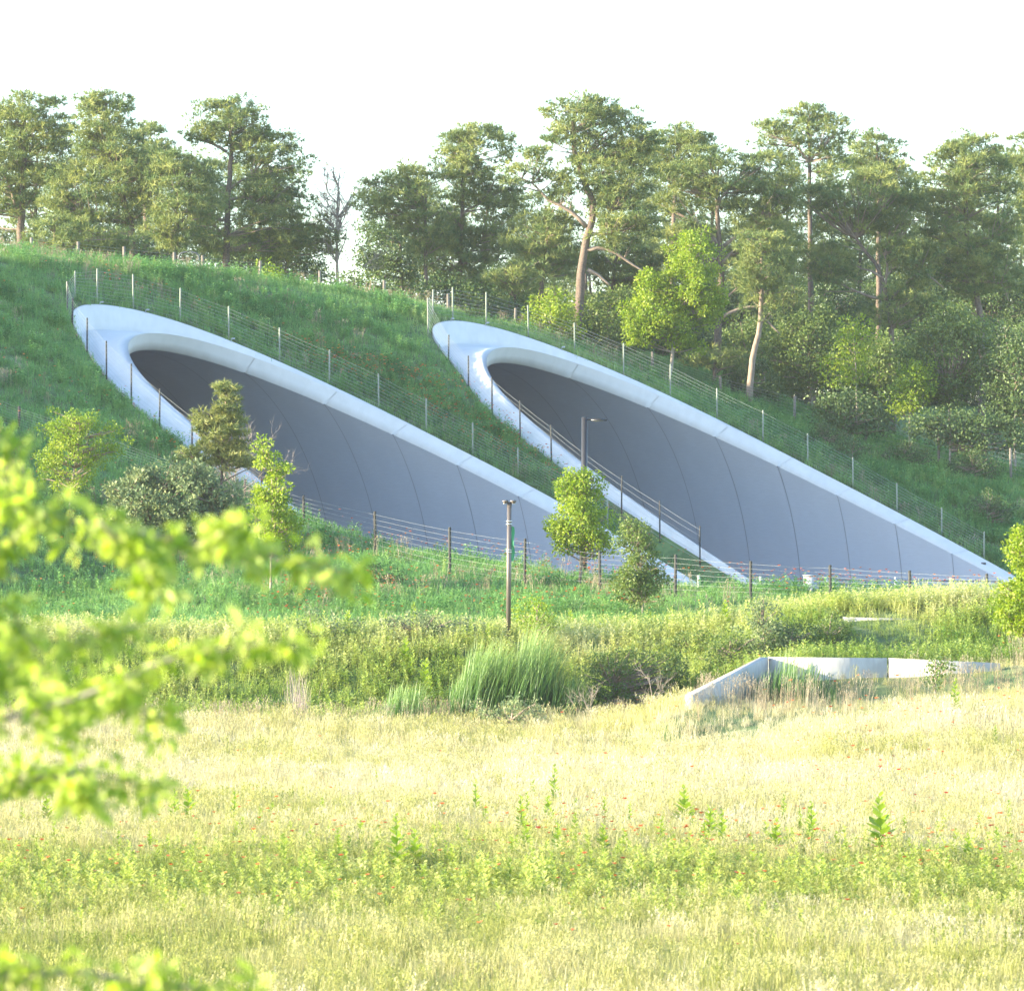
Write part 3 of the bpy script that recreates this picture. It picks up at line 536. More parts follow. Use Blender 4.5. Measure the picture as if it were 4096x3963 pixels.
tree('pine_tree', 'dark pine cut off by the right edge of the photo', 'tree', 264, r3([(2000, 1300), (2000, 800), (1990, 300)]), .22, r3([(1860, 320), (1950, 240), (2080, 250), (2120, 900), (1980, 860), (1930, 500)]), group=GP)
tree('pine_tree', 'leaning pale trunk pine right of the many-limbed one', 'tree', 237.5, r3([(520, 1600), (535, 1440), (565, 1300), (578, 1240), (590, 1000), (578, 800)]), .2, r3([(470, 780), (650, 780), (720, 900), (740, 1020), (640, 1210), (520, 1230), (480, 1000)]), limbs=[r3([(572, 1250), (600, 1210), (680, 1290)])], group=GP, bark=M_limb)
tree('pine_tree', 'small dark pine under the many-limbed pine', 'tree', 240, r3([(335, 1560), (340, 1470), (345, 1400)]), .14, r3([(190, 1430), (350, 1370), (510, 1420), (470, 1480), (300, 1480)]), group=GP)
# back row that closes most gaps
bkp = [('back pine crowns behind the far left pines', [(-150, 640), (100, 560), (330, 640), (380, 900), (330, 1010), (100, 1020), (-150, 1000)], 274), ('back pine crowns between the far left and crooked trunk pines', [(300, 640), (420, 540), (560, 700), (640, 860), (620, 1040), (420, 1040), (290, 960)], 277), ('back pine crowns behind the low bushy pine', [(580, 660), (760, 600), (940, 660), (1000, 860), (960, 1060), (640, 1050)], 279),
       ('back pine crowns behind the gate pine', [(920, 700), (1080, 640), (1190, 760), (1230, 1000), (1160, 1130), (940, 1080)], 276), ('back pine crowns behind the slim straight pine', [(1460, 800), (1620, 740), (1760, 800), (1800, 1000), (1740, 1220), (1560, 1200)], 276), ('back pine crowns behind the pale forked stem', [(1740, 760), (1900, 700), (2050, 760), (2100, 1000), (2040, 1250), (1800, 1250)], 279), ('back pine crowns left of the largest pine', [(2020, 760), (2150, 760), (2240, 900), (2320, 1100), (2240, 1280), (2040, 1260)], 281),
       ('back pine crowns right of the largest pine', [(2400, 640), (2560, 560), (2700, 700), (2720, 1100), (2640, 1340), (2460, 1320), (2380, 1000)], 277), ('back pine crowns behind the many-limbed pine', [(2640, 700), (2820, 640), (2960, 760), (3000, 1100), (2940, 1360), (2700, 1360)], 280), ('back pine crowns under the tall open topped pine', [(2940, 760), (3120, 680), (3300, 760), (3330, 1120), (3200, 1400), (2960, 1360)], 283),
       ('back pine crowns right of the forked trunk', [(3260, 760), (3440, 700), (3560, 740), (3600, 1100), (3500, 1380), (3300, 1360)], 285), ('back pine crowns left of the tall dense pine', [(3520, 820), (3680, 740), (3820, 760), (3860, 1100), (3740, 1340), (3560, 1300)], 288), ('back pine crowns at the right edge', [(3780, 700), (3980, 600), (4200, 600), (4200, 1200), (3960, 1240), (3800, 1140)], 290),
       ('back pine crowns low in the centre', [(2000, 1180), (2300, 1120), (2600, 1180), (2700, 1400), (2400, 1460), (2080, 1330)], 272), ('furthest pine crowns behind the right shoulder of the hill', [(2500, 900), (2760, 820), (2900, 1000), (2900, 1500), (2620, 1560), (2480, 1300)], 300), ('furthest pine crowns in the dip right of the leaning trunk', [(2860, 1000), (3100, 900), (3260, 1050), (3260, 1560), (3000, 1620), (2860, 1400)], 303),
       ('furthest pine crowns behind the small bright tree', [(3220, 980), (3440, 880), (3620, 1020), (3620, 1560), (3400, 1660), (3220, 1500)], 306), ('furthest pine crowns behind the big round shrub', [(3580, 960), (3800, 900), (3960, 1060), (3960, 1560), (3760, 1640), (3580, 1480)], 304), ('furthest pine crowns cut by the right edge', [(3920, 900), (4100, 860), (4260, 1000), (4260, 1600), (4060, 1640), (3920, 1500)], 307),
       ('furthest pine crowns behind the yellowish pine', [(2080, 900), (2260, 860), (2360, 1000), (2360, 1300), (2200, 1380), (2080, 1240)], 300)]
for lb, pl, dd in bkp:
    cxp = sum(p[0] for p in pl) / len(pl); tree('pine_tree', lb, 'tree', dd, [(cxp - 20, max(p[1] for p in pl) + 150), (cxp, 1000), (cxp + 15, min(p[1] for p in pl) + 60)], .2, pl, group='pines of the back row', sp=.74, dens=1.0, thick=3.5, brf=.10, prad=.85, layers=2.8)
# leafy trees and shrubs behind the hill
GL = 'leafy trees and shrubs behind the hill fence'
lf = [('round light green shrub left of the heavy pine trunk', 'shrub', 239, [(2200, 1330), (2200, 1200)], [(2110, 1290), (2150, 1210), (2230, 1165), (2290, 1200), (2310, 1330), (2260, 1390), (2130, 1330)], M_leafy),
      ('round green shrub right of the heavy pine trunk', 'shrub', 243, [(2430, 1400), (2430, 1250)], [(2330, 1200), (2420, 1140), (2510, 1180), (2560, 1280), (2540, 1400), (2420, 1420), (2330, 1380)], M_leafm),
      ('shadowed leafy shrub behind the bright maple', 'shrub', 250, [(2650, 1500), (2650, 1350)], [(2520, 1380), (2640, 1280), (2860, 1330), (2900, 1480), (2760, 1540), (2600, 1470)], M_leafd),
      ('leafy tree between the leaning trunk and the small bright tree', 'tree', 244, [(3250, 1620), (3230, 1400)], [(3060, 1380), (3180, 1280), (3300, 1220), (3380, 1300), (3380, 1500), (3300, 1560), (3080, 1560)], M_leafm),
      ('leafy shrub right of the small bright tree', 'shrub', 243, [(3510, 1650), (3510, 1450)], [(3440, 1400), (3560, 1360), (3620, 1420), (3620, 1560), (3520, 1620), (3440, 1560)], M_leafm),
      ('yellow green shrub in front of the big round shrub', 'shrub', 236, [(3640, 1680), (3640, 1560)], [(3560, 1620), (3600, 1500), (3690, 1450), (3710, 1590), (3640, 1650), (3570, 1660)], M_leafy),
      ('big round olive shrub on a forked stem at the right', 'shrub', 238, [(3800, 1690), (3800, 1560)], [(3620, 1420), (3740, 1260), (3870, 1230), (3960, 1300), (3970, 1450), (3900, 1580), (3800, 1630), (3670, 1590)], M_leafm),
      ('dark leafy tree at the right edge below the pines', 'tree', 236, [(4060, 1700), (4060, 1500)], [(3950, 1400), (4040, 1320), (4200, 1320), (4200, 1700), (4000, 1700), (3920, 1600)], M_leafd),
      ('leafy shrub peeking over the fence below the slim pine', 'shrub', 242, [(1790, 1270), (1800, 1180)], [(1640, 1150), (1760, 1120), (1900, 1150), (2060, 1190), (2100, 1270), (1950, 1280), (1760, 1240)], M_leafd),
      ('leafy saplings under the bare tree', 'shrub', 240, [(1420, 1200), (1420, 1140)], [(1340, 1130), (1420, 1100), (1540, 1130), (1580, 1200), (1460, 1210), (1350, 1190)], M_leafm),
      ('small leafy shrubs by the fence right of the gate', 'shrub', 236, [(1080, 1150), (1080, 1090)], [(1050, 1090), (1100, 1070), (1130, 1120), (1100, 1150), (1050, 1150)], M_leafy),
      ('leafy thicket behind the fence under the leaning trunk', 'shrub', 241, [(3060, 1640), (3060, 1500)], [(2900, 1500), (3050, 1440), (3120, 1560), (3080, 1620), (2960, 1600)], M_leafd),
      ('grey leaved bush on the slope below the small bright tree', 'shrub', 233, [(3380, 1750), (3380, 1660)], [(3280, 1600), (3420, 1580), (3560, 1640), (3560, 1720), (3400, 1740), (3280, 1690)], M_leafd),
      ('dark low bushes at the fence by the right edge', 'shrub', 231, [(3800, 1790), (3800, 1720)], [(3640, 1680), (3820, 1650), (4100, 1700), (4120, 1800), (3900, 1790), (3700, 1760)], M_leafd)]
lf += [('tall leafy backdrop filling under the pines in the centre', 'tree', 272, [(2560, 1500), (2560, 1200)], [(2420, 1160), (2560, 1080), (2720, 1140), (2740, 1400), (2560, 1440), (2430, 1360)], M_leafd), ('tall leafy backdrop left of the forked trunk', 'tree', 274, [(3240, 1600), (3240, 1300)], [(3080, 1200), (3240, 1120), (3420, 1180), (3430, 1440), (3240, 1500), (3090, 1420)], M_leafd),
       ('tall leafy backdrop right of the forked trunk', 'tree', 275, [(3600, 1600), (3600, 1300)], [(3440, 1180), (3600, 1100), (3780, 1160), (3790, 1420), (3600, 1480), (3450, 1400)], M_leafd), ('tall leafy backdrop at the right edge below the pines', 'tree', 274, [(3960, 1600), (3960, 1300)], [(3790, 1180), (3960, 1080), (4180, 1140), (4180, 1440), (3960, 1480), (3800, 1400)], M_leafd), ('tall leafy backdrop behind the bright maple', 'tree', 273, [(2900, 1600), (2900, 1300)], [(2740, 1200), (2900, 1120), (3080, 1180), (3080, 1440), (2900, 1500), (2750, 1400)], M_leafd),
       ('leafy backdrop tree behind the leaning trunk', 'tree', 262, [(3000, 1700), (3000, 1450)], [(2840, 1360), (2980, 1280), (3160, 1330), (3180, 1560), (3040, 1660), (2860, 1600)], M_leafm), ('leafy backdrop tree left of the small bright tree', 'tree', 264, [(3280, 1750), (3280, 1450)], [(3120, 1400), (3260, 1300), (3400, 1360), (3420, 1640), (3280, 1740), (3120, 1660)], M_leafd),
       ('leafy backdrop tree right of the small bright tree', 'tree', 263, [(3560, 1800), (3560, 1480)], [(3400, 1420), (3540, 1320), (3680, 1380), (3700, 1680), (3540, 1780), (3400, 1720)], M_leafm), ('leafy backdrop tree behind the big round olive shrub', 'tree', 265, [(3860, 1850), (3860, 1500)], [(3680, 1400), (3860, 1280), (4020, 1340), (4040, 1740), (3860, 1820), (3690, 1760)], M_leafd), ('leafy backdrop tree behind the right edge shrubs', 'tree', 262, [(4120, 1900), (4120, 1500)], [(3980, 1420), (4120, 1300), (4260, 1400), (4260, 1860), (4100, 1860), (3980, 1780)], M_leafm),
       ('leafy backdrop shrub low behind the bright maple', 'shrub', 258, [(2760, 1600), (2760, 1400)], [(2600, 1380), (2740, 1320), (2880, 1380), (2900, 1560), (2740, 1600), (2600, 1520)], M_leafm), ('leafy backdrop shrub behind the fence in the centre', 'shrub', 256, [(2460, 1480), (2460, 1300)], [(2300, 1260), (2440, 1200), (2600, 1260), (2620, 1440), (2460, 1460), (2310, 1390)], M_leafd), ('leafy backdrop shrub right of the slim pine foot', 'shrub', 256, [(1960, 1350), (1960, 1150)], [(1820, 1130), (1960, 1080), (2120, 1140), (2140, 1290), (1960, 1310), (1820, 1250)], M_leafm),
       ('low leafy backdrop behind the fence left of the gate', 'shrub', 258, [(400, 1080), (400, 1000)], [(120, 960), (400, 930), (700, 960), (700, 1050), (400, 1060), (120, 1030)], M_leafd), ('low leafy backdrop behind the fence right of the gate', 'shrub', 258, [(1000, 1120), (1000, 1050)], [(820, 990), (1000, 960), (1260, 1010), (1300, 1130), (1000, 1130), (820, 1080)], M_leafd)]
for lb, ct, dd, tk, pl, mt in lf:
    tree('leafy_shrub' if ct == 'shrub' else 'leafy_tree', lb, ct, dd, tk, .09, pl, kind='leaf', leafmat=mt, group=GL, sp=.6, thick=2.4, layers=3.8, brf=.3, bark=M_bark2, dens=.95, L=.18)
tree('maple_tree', 'bright green maple standing behind the fence over the right tunnel mouth', 'tree', 234, r3([(98, 1640), (112, 1450), (128, 1280), (165, 1050), (215, 830)]), .11,
     [r3([(120, 800), (240, 755), (320, 850), (335, 980), (370, 1060), (365, 1190), (290, 1240), (150, 1180), (115, 960)]), r3([(-110, 1130), (-50, 1010), (30, 970), (110, 1000), (180, 1180), (290, 1240), (240, 1370), (100, 1330), (-70, 1340), (-120, 1250)])], kind='leaf', leafmat=M_leafy, bark=M_bark2, sp=.5, thick=1.8, L=.16, prad=.5, dens=1.3)
tree('maple_tree', 'small bright yellow green tree left of the big round shrub', 'tree', 238, r3([(1085, 1700), (1080, 1480), (1062, 1250)]), .06,
     r3([(950, 1450), (1000, 1300), (1060, 1195), (1130, 1250), (1175, 1340), (1150, 1500), (1060, 1560), (980, 1530)]), kind='leaf', leafmat=M_leafy, bark=M_bark2, sp=.62, thick=1.3, L=.18, dens=.75)
# bare tree
def bare(name, label, d, trunk, r0, n, spread, mat_, hmax, seed, lv=3, cat='tree', lit=.6):
    R = random.Random(seed); tr = px3(trunk, d); g = float(terr(tr[0][0], tr[0][1])); tr[0][2] = min(tr[0][2], g) - .2; b0 = tr[0].copy(); root = empty(name, b0); tag(root, label, cat)
    mb = MB(); q = resample(tr, 10); mb.tube(q - b0, r0 * np.linspace(1, .3, 10), 7); mb.build('trunk', mat_, root, True); mb = MB()
    def grow(p, dr, L, r, l):
        pts_ = [p]; x = p.copy(); v = dr.copy()
        for k in range(4):
            v = v + np.array([R.gauss(0, .18), R.gauss(0, .18), R.gauss(.02, .15)]); v /= np.linalg.norm(v); x = x + v * L / 4; pts_.append(x.copy())
        mb.tube(np.array(pts_) - b0, np.linspace(r, r * .45, 5), 4 if l else 3, False)
        if l > 0:
            for k in range(4): 
                dv = v + np.array([R.gauss(0, .6), R.gauss(0, .6), R.gauss(.05, .45)]); dv /= np.linalg.norm(dv); grow(pts_[R.randint(1, 4)], dv, L * R.uniform(.45, .75), r * .55, l - 1)
    for k in range(n):
        t = R.uniform(.3, 1); p = q[int(t * 9)]; a = R.uniform(0, 6.28); dv = np.array([math.cos(a) * spread, math.sin(a) * spread, R.uniform(.25, 1.1)]); dv /= np.linalg.norm(dv); grow(p, dv, hmax * R.uniform(.5, 1) * (1.15 - t * .5), r0 * .4, lv)
    mb.build('branches', mat_, root)['kind'] = 'stuff'; return root
bare('bare_tree', 'bare greyish tree with fine twigs against the sky gap', 250, [(1352, 1130), (1346, 943), (1350, 800), (1357, 690)], .11, 26, .65, M_twig, 2.3, 9)
# young trees on the near slope
d = hit(275, 2060); tree('maple_tree', 'young round crowned maple with a white stem on the shaded left slope', 'tree', d, [(278, 2070), (282, 1990), (290, 1930), (310, 1800), (320, 1700)], .075,
     [(180, 1680), (230, 1650), (330, 1640), (400, 1680), (470, 1740), (490, 1790), (420, 1830), (370, 1900), (330, 1965), (230, 1960), (175, 1890), (160, 1820), (200, 1760)], kind='leaf', leafmat=M_leafy, bark=M_bark2, sp=.42, thick=1.3, L=.10, dens=1.0, prad=.34, brf=.8)
d = hit(885, 2150); tree('young_pine', 'young pine with upright candles in front of the left tunnel mouth', 'tree', d, [(880, 2110), (885, 1950), (890, 1800), (905, 1650), (910, 1540)], .07,
     [(905, 1530), (925, 1540), (950, 1600), (955, 1680), (975, 1720), (960, 1790), (1010, 1830), (1000, 1880), (930, 1880), (880, 1850), (800, 1790), (795, 1650), (820, 1640), (850, 1680), (840, 1620), (880, 1610)], leafmat=M_pine2, sp=.34, thick=1.0, L=.24, prad=.34, dens=1.0, brf=.5)
tree('young_pine', 'dark pine sapling branch left of the young pine', 'shrub', d + 1, [(790, 2050), (780, 1900), (770, 1830)], .04, [(725, 1800), (790, 1770), (830, 1830), (800, 1900), (740, 1880)], leafmat=M_pine, sp=.4, thick=.7, L=.2, prad=.36, dens=.7)
tree('willow_shrub', 'wide feathery grey green shrub left of the young pine', 'shrub', d - 2, [(760, 2200), (700, 2050), (640, 1960)], .045,
     [(440, 2000), (470, 1920), (560, 1860), (640, 1900), (740, 1850), (820, 1880), (900, 1940), (960, 2020), (960, 2120), (860, 2200), (640, 2200), (520, 2150), (430, 2080)], kind='leaf', leafmat=M_leafg, bark=M_twig, sp=.42, thick=1.6, L=.16, dens=1.0, prad=.42, brf=.8, limbs=[[(760, 2200), (820, 2080), (860, 1980)], [(740, 2190), (600, 2080), (520, 1980)]])
d = hit(1083, 2390); tree('young_tree', 'slender bright yellow green young tree right of the young pine', 'tree', d, [(1083, 2400), (1085, 2200), (1090, 2000), (1085, 1850)], .05,
     [[(1080, 1765), (1110, 1790), (1100, 1850), (1165, 1830), (1130, 1890), (1110, 1960), (1190, 1960), (1120, 2010), (1060, 2010), (995, 1950), (1050, 1940), (1070, 1870), (1030, 1800)], [(1030, 1990), (1140, 1990), (1180, 2080), (1170, 2190), (1090, 2220), (1020, 2170), (1000, 2080)]], kind='leaf', leafmat=M_leafy, bark=M_bark2, sp=.36, thick=.8, L=.13, dens=.9, prad=.3, brf=.8)
d = hit(2325, 2360); tree('young_tree', 'sunlit yellow green young tree covering the foot of the arm lamp pole', 'tree', d, [(2318, 2375), (2322, 2280), (2325, 2150), (2350, 1950)], .065,
     [(2370, 1880), (2400, 1920), (2390, 2000), (2430, 2080), (2420, 2130), (2440, 2190), (2390, 2220), (2330, 2190), (2250, 2195), (2205, 2170), (2215, 2090), (2250, 2060), (2245, 1980), (2260, 1920), (2320, 1890)], kind='leaf', leafmat=M_leafy, bark=M_post, sp=.36, thick=1.2, L=.12, dens=1.2, prad=.36, brf=.8)
d = hit(2570, 2470); tree('young_tree', 'dull green narrow young tree with a white stem near the lamp pole', 'tree', d, [(2572, 2490), (2570, 2400), (2560, 2250), (2545, 2130)], .05,
     [(2520, 2075), (2570, 2110), (2600, 2160), (2600, 2220), (2640, 2290), (2650, 2350), (2600, 2390), (2510, 2400), (2460, 2350), (2480, 2290), (2520, 2200), (2500, 2130)], kind='leaf', leafmat=M_leafm, bark=M_bark2, sp=.33, thick=1.0, L=.11, dens=1.2, prad=.32, brf=.8)
bare('bare_shrub', 'leafless brown shrub with hanging seed pods behind the young pine', hit(885, 2150) + 3, [(930, 2060), (940, 1900), (960, 1800)], .04, 15, .9, M_twig, 2.2, 12, 3, 'shrub')
# ---------------------------------------------------------------- lamps
def lamp_near():
    d = hit(2033, 2560); b = P(2033, 2560, d); b[2] = float(terr(b[0], d)) - .2; root = empty('lamp_post', b); tag(root, 'slim brown lamp post with a flat twin head standing in the terrace plants', 'lamp post')
    zt = P(2040, 2008, d)[2] - b[2]; r = 9.5 * d / F
    MB().tube([(0, 0, 0), (.04, 0, zt)], [r * 1.05, r], 14).build('pole', M_pole, root, True)
    for s in (-1, 1):
        mb = MB(); mb.box((.04 + s * .13, 0, zt + .03), (.20, .30, .06)); mb.box((.04 + s * .14, 0, zt - .02), (.12, .26, .05)); h = mb.build('lamp_head', M_pole, root)
        MB().box((.04 + s * .16, 0, zt - .05), (.1, .24, .012)).build('lens', M_glass, h)
    for f in (.81, .79, .61, .595):
        MB().tube([(.03, 0, zt * f + .26), (.03, 0, zt * f + .30)], r * 1.25, 12).add(*[[(-.16, 0, zt * f + .28), (.03, -.02, zt * f + .27), (.03, .02, zt * f + .3)], [(0, 1, 2)]]).build('clamp', M_clamp, root)
    mb = MB(); V = []; n = 12
    for i in range(n): 
        z = zt * .835 - i * (zt * .24 / (n - 1)); w_ = .10 + .02 * math.sin(i); V += [(r + .02, -.02, z), (r + .02 + w_, -.02 + .05 * math.sin(i * .9), z - .04)]
    mb.add(V, [(2 * i, 2 * i + 1, 2 * i + 3, 2 * i + 2) for i in range(n - 1)]); mb.build('banner', M_bann, root)
lamp_near()
d = 173.; b = P(2333, 2420, d); b[2] = float(terr(b[0], d)) - .2; root = empty('street_lamp', b); tag(root, 'dark street lamp pole with a single thin arm to the right', 'street lamp')
zt = P(2338, 1668, d)[2] - b[2]; tp = P(2338, 1668, d)[0] - b[0]
MB().tube([(0, 0, 0), (tp, 0, zt)], [.125, .115], 16).build('pole', M_pole2, root, True)
ax = P(2430, 1678, d)[0] - b[0]
MB().tube([(tp, 0, zt - .1), (tp + .35, 0, zt - .07), (ax - .3, 0, zt - .07), (ax, 0, zt - .11)], [.035, .04, .03, .02], 8).build('arm', M_pole2, root, True)
h = MB().box((tp + .55, 0, zt - .12), (.6, .26, .07)).build('lamp_head', M_pole2, root); MB().box((tp + .55, 0, zt - .16), (.4, .18, .012)).build('lens', M_glass, h)
# ---------------------------------------------------------------- roadside things at the right
d = 166.
def ground_box(name, label, cat, x, yt, yb, w, dep, m, d=166., group=None):
    b = P(x, yb, d); g = float(terr(b[0], d)); b[2] = min(b[2], g) if g < b[2] else b[2]; root = empty(name, b); tag(root, label, cat, group); hh = P(x, yt, d)[2] - b[2]; return root, hh
rt, hh = ground_box('utility_cabinet', 'pale utility cabinet behind the dark post fence', 'cabinet', 3240, 2303, 2400, 0, 0, M_cab)
MB().box((0, 0, hh / 2), (.46, .34, hh)).build('body', M_cab, rt); MB().box((0, 0, hh + .02), (.52, .40, .04)).build('lid', M_cab, rt); MB().box((.02, -.18, hh * .5), (.36, .02, hh * .8)).build('door', M_cab, rt)
for i, (x, yt, lb) in enumerate([(2795, 2300, 'white marker post between the two tunnel mouths'), (3042, 2305, 'white marker post just left of the pale cabinet'), (3308, 2310, 'white marker post just right of the pale cabinet'), (3582, 2308, 'white marker post before the foot of the right tunnel rim'), (3803, 2312, 'white marker post nearest the right edge')]):
    rt, hh = ground_box('marker_post', lb, 'post', x, yt, 2395, 0, 0, M_cab, group='white roadside marker posts')
    MB().box((0, 0, hh / 2), (.10, .05, hh)).build('stake', M_cab, rt); MB().box((0, -.03, hh - .14), (.08, .012, .16)).build('reflector', M_clamp, rt)
pa = P(3200, 2330, 168); pb = P(4010, 2338, 168); rt = empty('cable_barrier', pa); tag(rt, 'low dark cable barrier along the road in front of the right tunnel', 'barrier')
for dz in (0, -.17):
    a = pa + Z * dz + Z * .12; bb = pb + Z * (dz + .12); MB().tube([(0, 0, dz + .12), (bb - pa)], .02, 5).build('cable', M_gate, rt)
for f in np.linspace(0.02, .985, 9):
    q = (pb - pa) * f; MB().box(q + Z * (-.25), (.06, .06, .85)).build('barrier_post', M_gate, rt)
# mast
d = 330.; b = P(2224, 2130, d); rt = empty('radio_mast', b); tag(rt, 'faint distant radio mast with cross arms above the largest pine', 'mast')
zt = P(2225, 195, d)[2] - b[2]; mb = MB()
for s in (-1, 1): mb.tube([(s * .08, 0, 0), (s * .08, 0, zt - .6)], .012, 4)
for k in range(0, int(zt) - 1): mb.tube([(-.08, 0, k), (.08, 0, k + .5), (-.08, 0, k + 1)], .008, 3)
mb.tube([(0, 0, zt - 1), (0, 0, zt + .25)], .02, 4); mb.build('tower', M_mast, rt)
for yy, hw in ((212, 40), (228, 44)): 
    z = P(0, yy, d)[2] - b[2]; MB().tube([(-hw * d / F, 0, z), (hw * d / F, 0, z)], .018, 4).build('cross_arm', M_mast, rt)
mb = MB()
for s in (-1, 1): mb.tube([(s * .35, 0, P(0, 210, d)[2] - b[2]), (s * .35, 0, P(0, 232, d)[2] - b[2])], .02, 4)
mb.build('antenna_panel', M_mast, rt)
# ---------------------------------------------------------------- concrete headwall and slab
rt = empty('headwall', P(3060, 2640, 141)); tag(rt, 'pale concrete culvert headwall with a wing sloping down to the left', 'wall'); o0 = np.array(rt.location)
def wallseg(name, a, b, ha, hb, th, mt=M_conc):
    a = np.array(a); b = np.array(b); dr = (b - a); dr[2] = 0; dr /= np.linalg.norm(dr); nb = np.array([-dr[1], dr[0], 0]) * th
    if nb[1] < 0: nb = -nb
    V = [a - Z * ha, b - Z * hb, b, a, a - Z * ha + nb, b - Z * hb + nb, b + nb, a + nb]
    return MB().add(np.array(V) - o0, [(0, 1, 2, 3), (5, 4, 7, 6), (3, 2, 6, 7), (4, 0, 3, 7), (1, 5, 6, 2), (0, 4, 5, 1)]).build(name, mt, rt)
J0 = P(3075, 2628, 141); J1 = P(3548, 2632, 141); J2 = P(3556, 2632, 141); J3 = P(4000, 2652, 141)
wallseg('wall_segment', J0, J1, 1.6, 1.6, .28); wallseg('wall_segment', J2, J3, 1.6, 1.6, .28); wallseg('wing_wall', P(2775, 2778, 135.2), J0 - np.array([.02, .02, 0]), 1.2, 1.6, .28)
a = P(3372, 2468, 150); b_ = P(3675, 2474, 150); rt = empty('concrete_beam', a); tag(rt, 'low concrete beam lying in the grass above the headwall', 'beam'); o0 = np.array(rt.location)
wallseg('beam_face', a, b_, .62, .62, .4)
# ---------------------------------------------------------------- blades, herbs and flowers (geometry-node scatter of stuff)
def blade(mbV, mbF, x, y, h, w, lean, az, n=3):
    i0 = len(mbV); dx, dy = math.cos(az), math.sin(az); px_, py_ = -dy * w, dx * w
    for k in range(n):
        t = k / n; q = (x + dx * lean * t * t, y + dy * lean * t * t, h * t); ww = (1 - t * .6); mbV.append((q[0] - px_ * ww, q[1] - py_ * ww, q[2])); mbV.append((q[0] + px_ * ww, q[1] + py_ * ww, q[2]))
    mbV.append((x + dx * lean, y + dy * lean, h * (1 - .12 * lean / h)))
    for k in range(n - 1): a = i0 + 2 * k; mbF.append((a, a + 1, a + 3)); mbF.append((a, a + 3, a + 2))
    a = i0 + 2 * (n - 1); mbF.append((a, a + 1, a + 2))
def proto_grass(h, n, w, lean, rad, R):
    V = []; Fc = []
    for _ in range(n): blade(V, Fc, R.gauss(0, rad), R.gauss(0, rad), h * R.uniform(.55, 1.1), w * R.uniform(.6, 1.3), lean * R.uniform(0.2, 1), R.uniform(0, 6.28))
    return V, Fc
def leaf2(V, Fc, p, dr, L, w):
    dr = np.array(dr, float); dr /= np.linalg.norm(dr); s = np.cross(dr, (0, 0, 1.)); s /= np.linalg.norm(s) + 1e-6; i = len(V); p = np.array(p, float)
    for q in (p, p + dr * L * .45 + s * w, p + dr * L - Z * L * .15, p + dr * L * .45 - s * w): V.append(tuple(q))
    Fc.append((i, i + 1, i + 2)); Fc.append((i, i + 2, i + 3))
def proto_herb(h, n, R, L=.09, w=.02, rad=.16, lv=7):
    V = []; Fc = []
    for _ in range(n):
        x, y = R.gauss(0, rad), R.gauss(0, rad); hh = h * R.uniform(.5, 1.1); az = R.uniform(0, 6.28); ln = R.uniform(0, .1); blade(V, Fc, x, y, hh, .006, ln, az, 2)
        for k in range(lv):
            t = R.uniform(.15, 1); a = R.uniform(0, 6.28); leaf2(V, Fc, (x + math.cos(az) * ln * t * t, y + math.sin(az) * ln * t * t, hh * t), (math.cos(a), math.sin(a), R.uniform(-.1, 1)), L * R.uniform(.6, 1.2), w)
    return V, Fc
def proto_plume(h, n, R, rad=.1):
    V = []; Fc = []
    for _ in range(n):
        x, y = R.gauss(0, rad), R.gauss(0, rad); hh = h * R.uniform(.7, 1.1); az = R.uniform(-.6, .9); ln = R.uniform(.05, .25); blade(V, Fc, x, y, hh, .005, ln, az, 3)
        for k in range(5): t = 1 - k * .04; leaf2(V, Fc, (x + math.cos(az) * ln * t * t, y + math.sin(az) * ln * t * t, hh * t * .97), (R.gauss(0, 1), R.gauss(0, 1), 1.5), .07, .012)
    return V, Fc
def proto_flower(h, R):
    V = []; Fc = []; i = 0; tilt = R.uniform(0, .6); az = R.uniform(0, 6.28); c = np.array([0, 0, h]); V.append(tuple(c)); n = 7
    for k in range(n): a = 6.28 * k / n; V.append((.05 * math.cos(a), .05 * math.sin(a) * math.cos(tilt), h - .008 + .045 * math.sin(a) * math.sin(tilt) + .01))
    for k in range(n): Fc.append((0, 1 + k, 1 + (k + 1) % n))
    leaf2(V, Fc, (0, 0, h - .02), (.3, -1, .8), .07, .045); return V, Fc
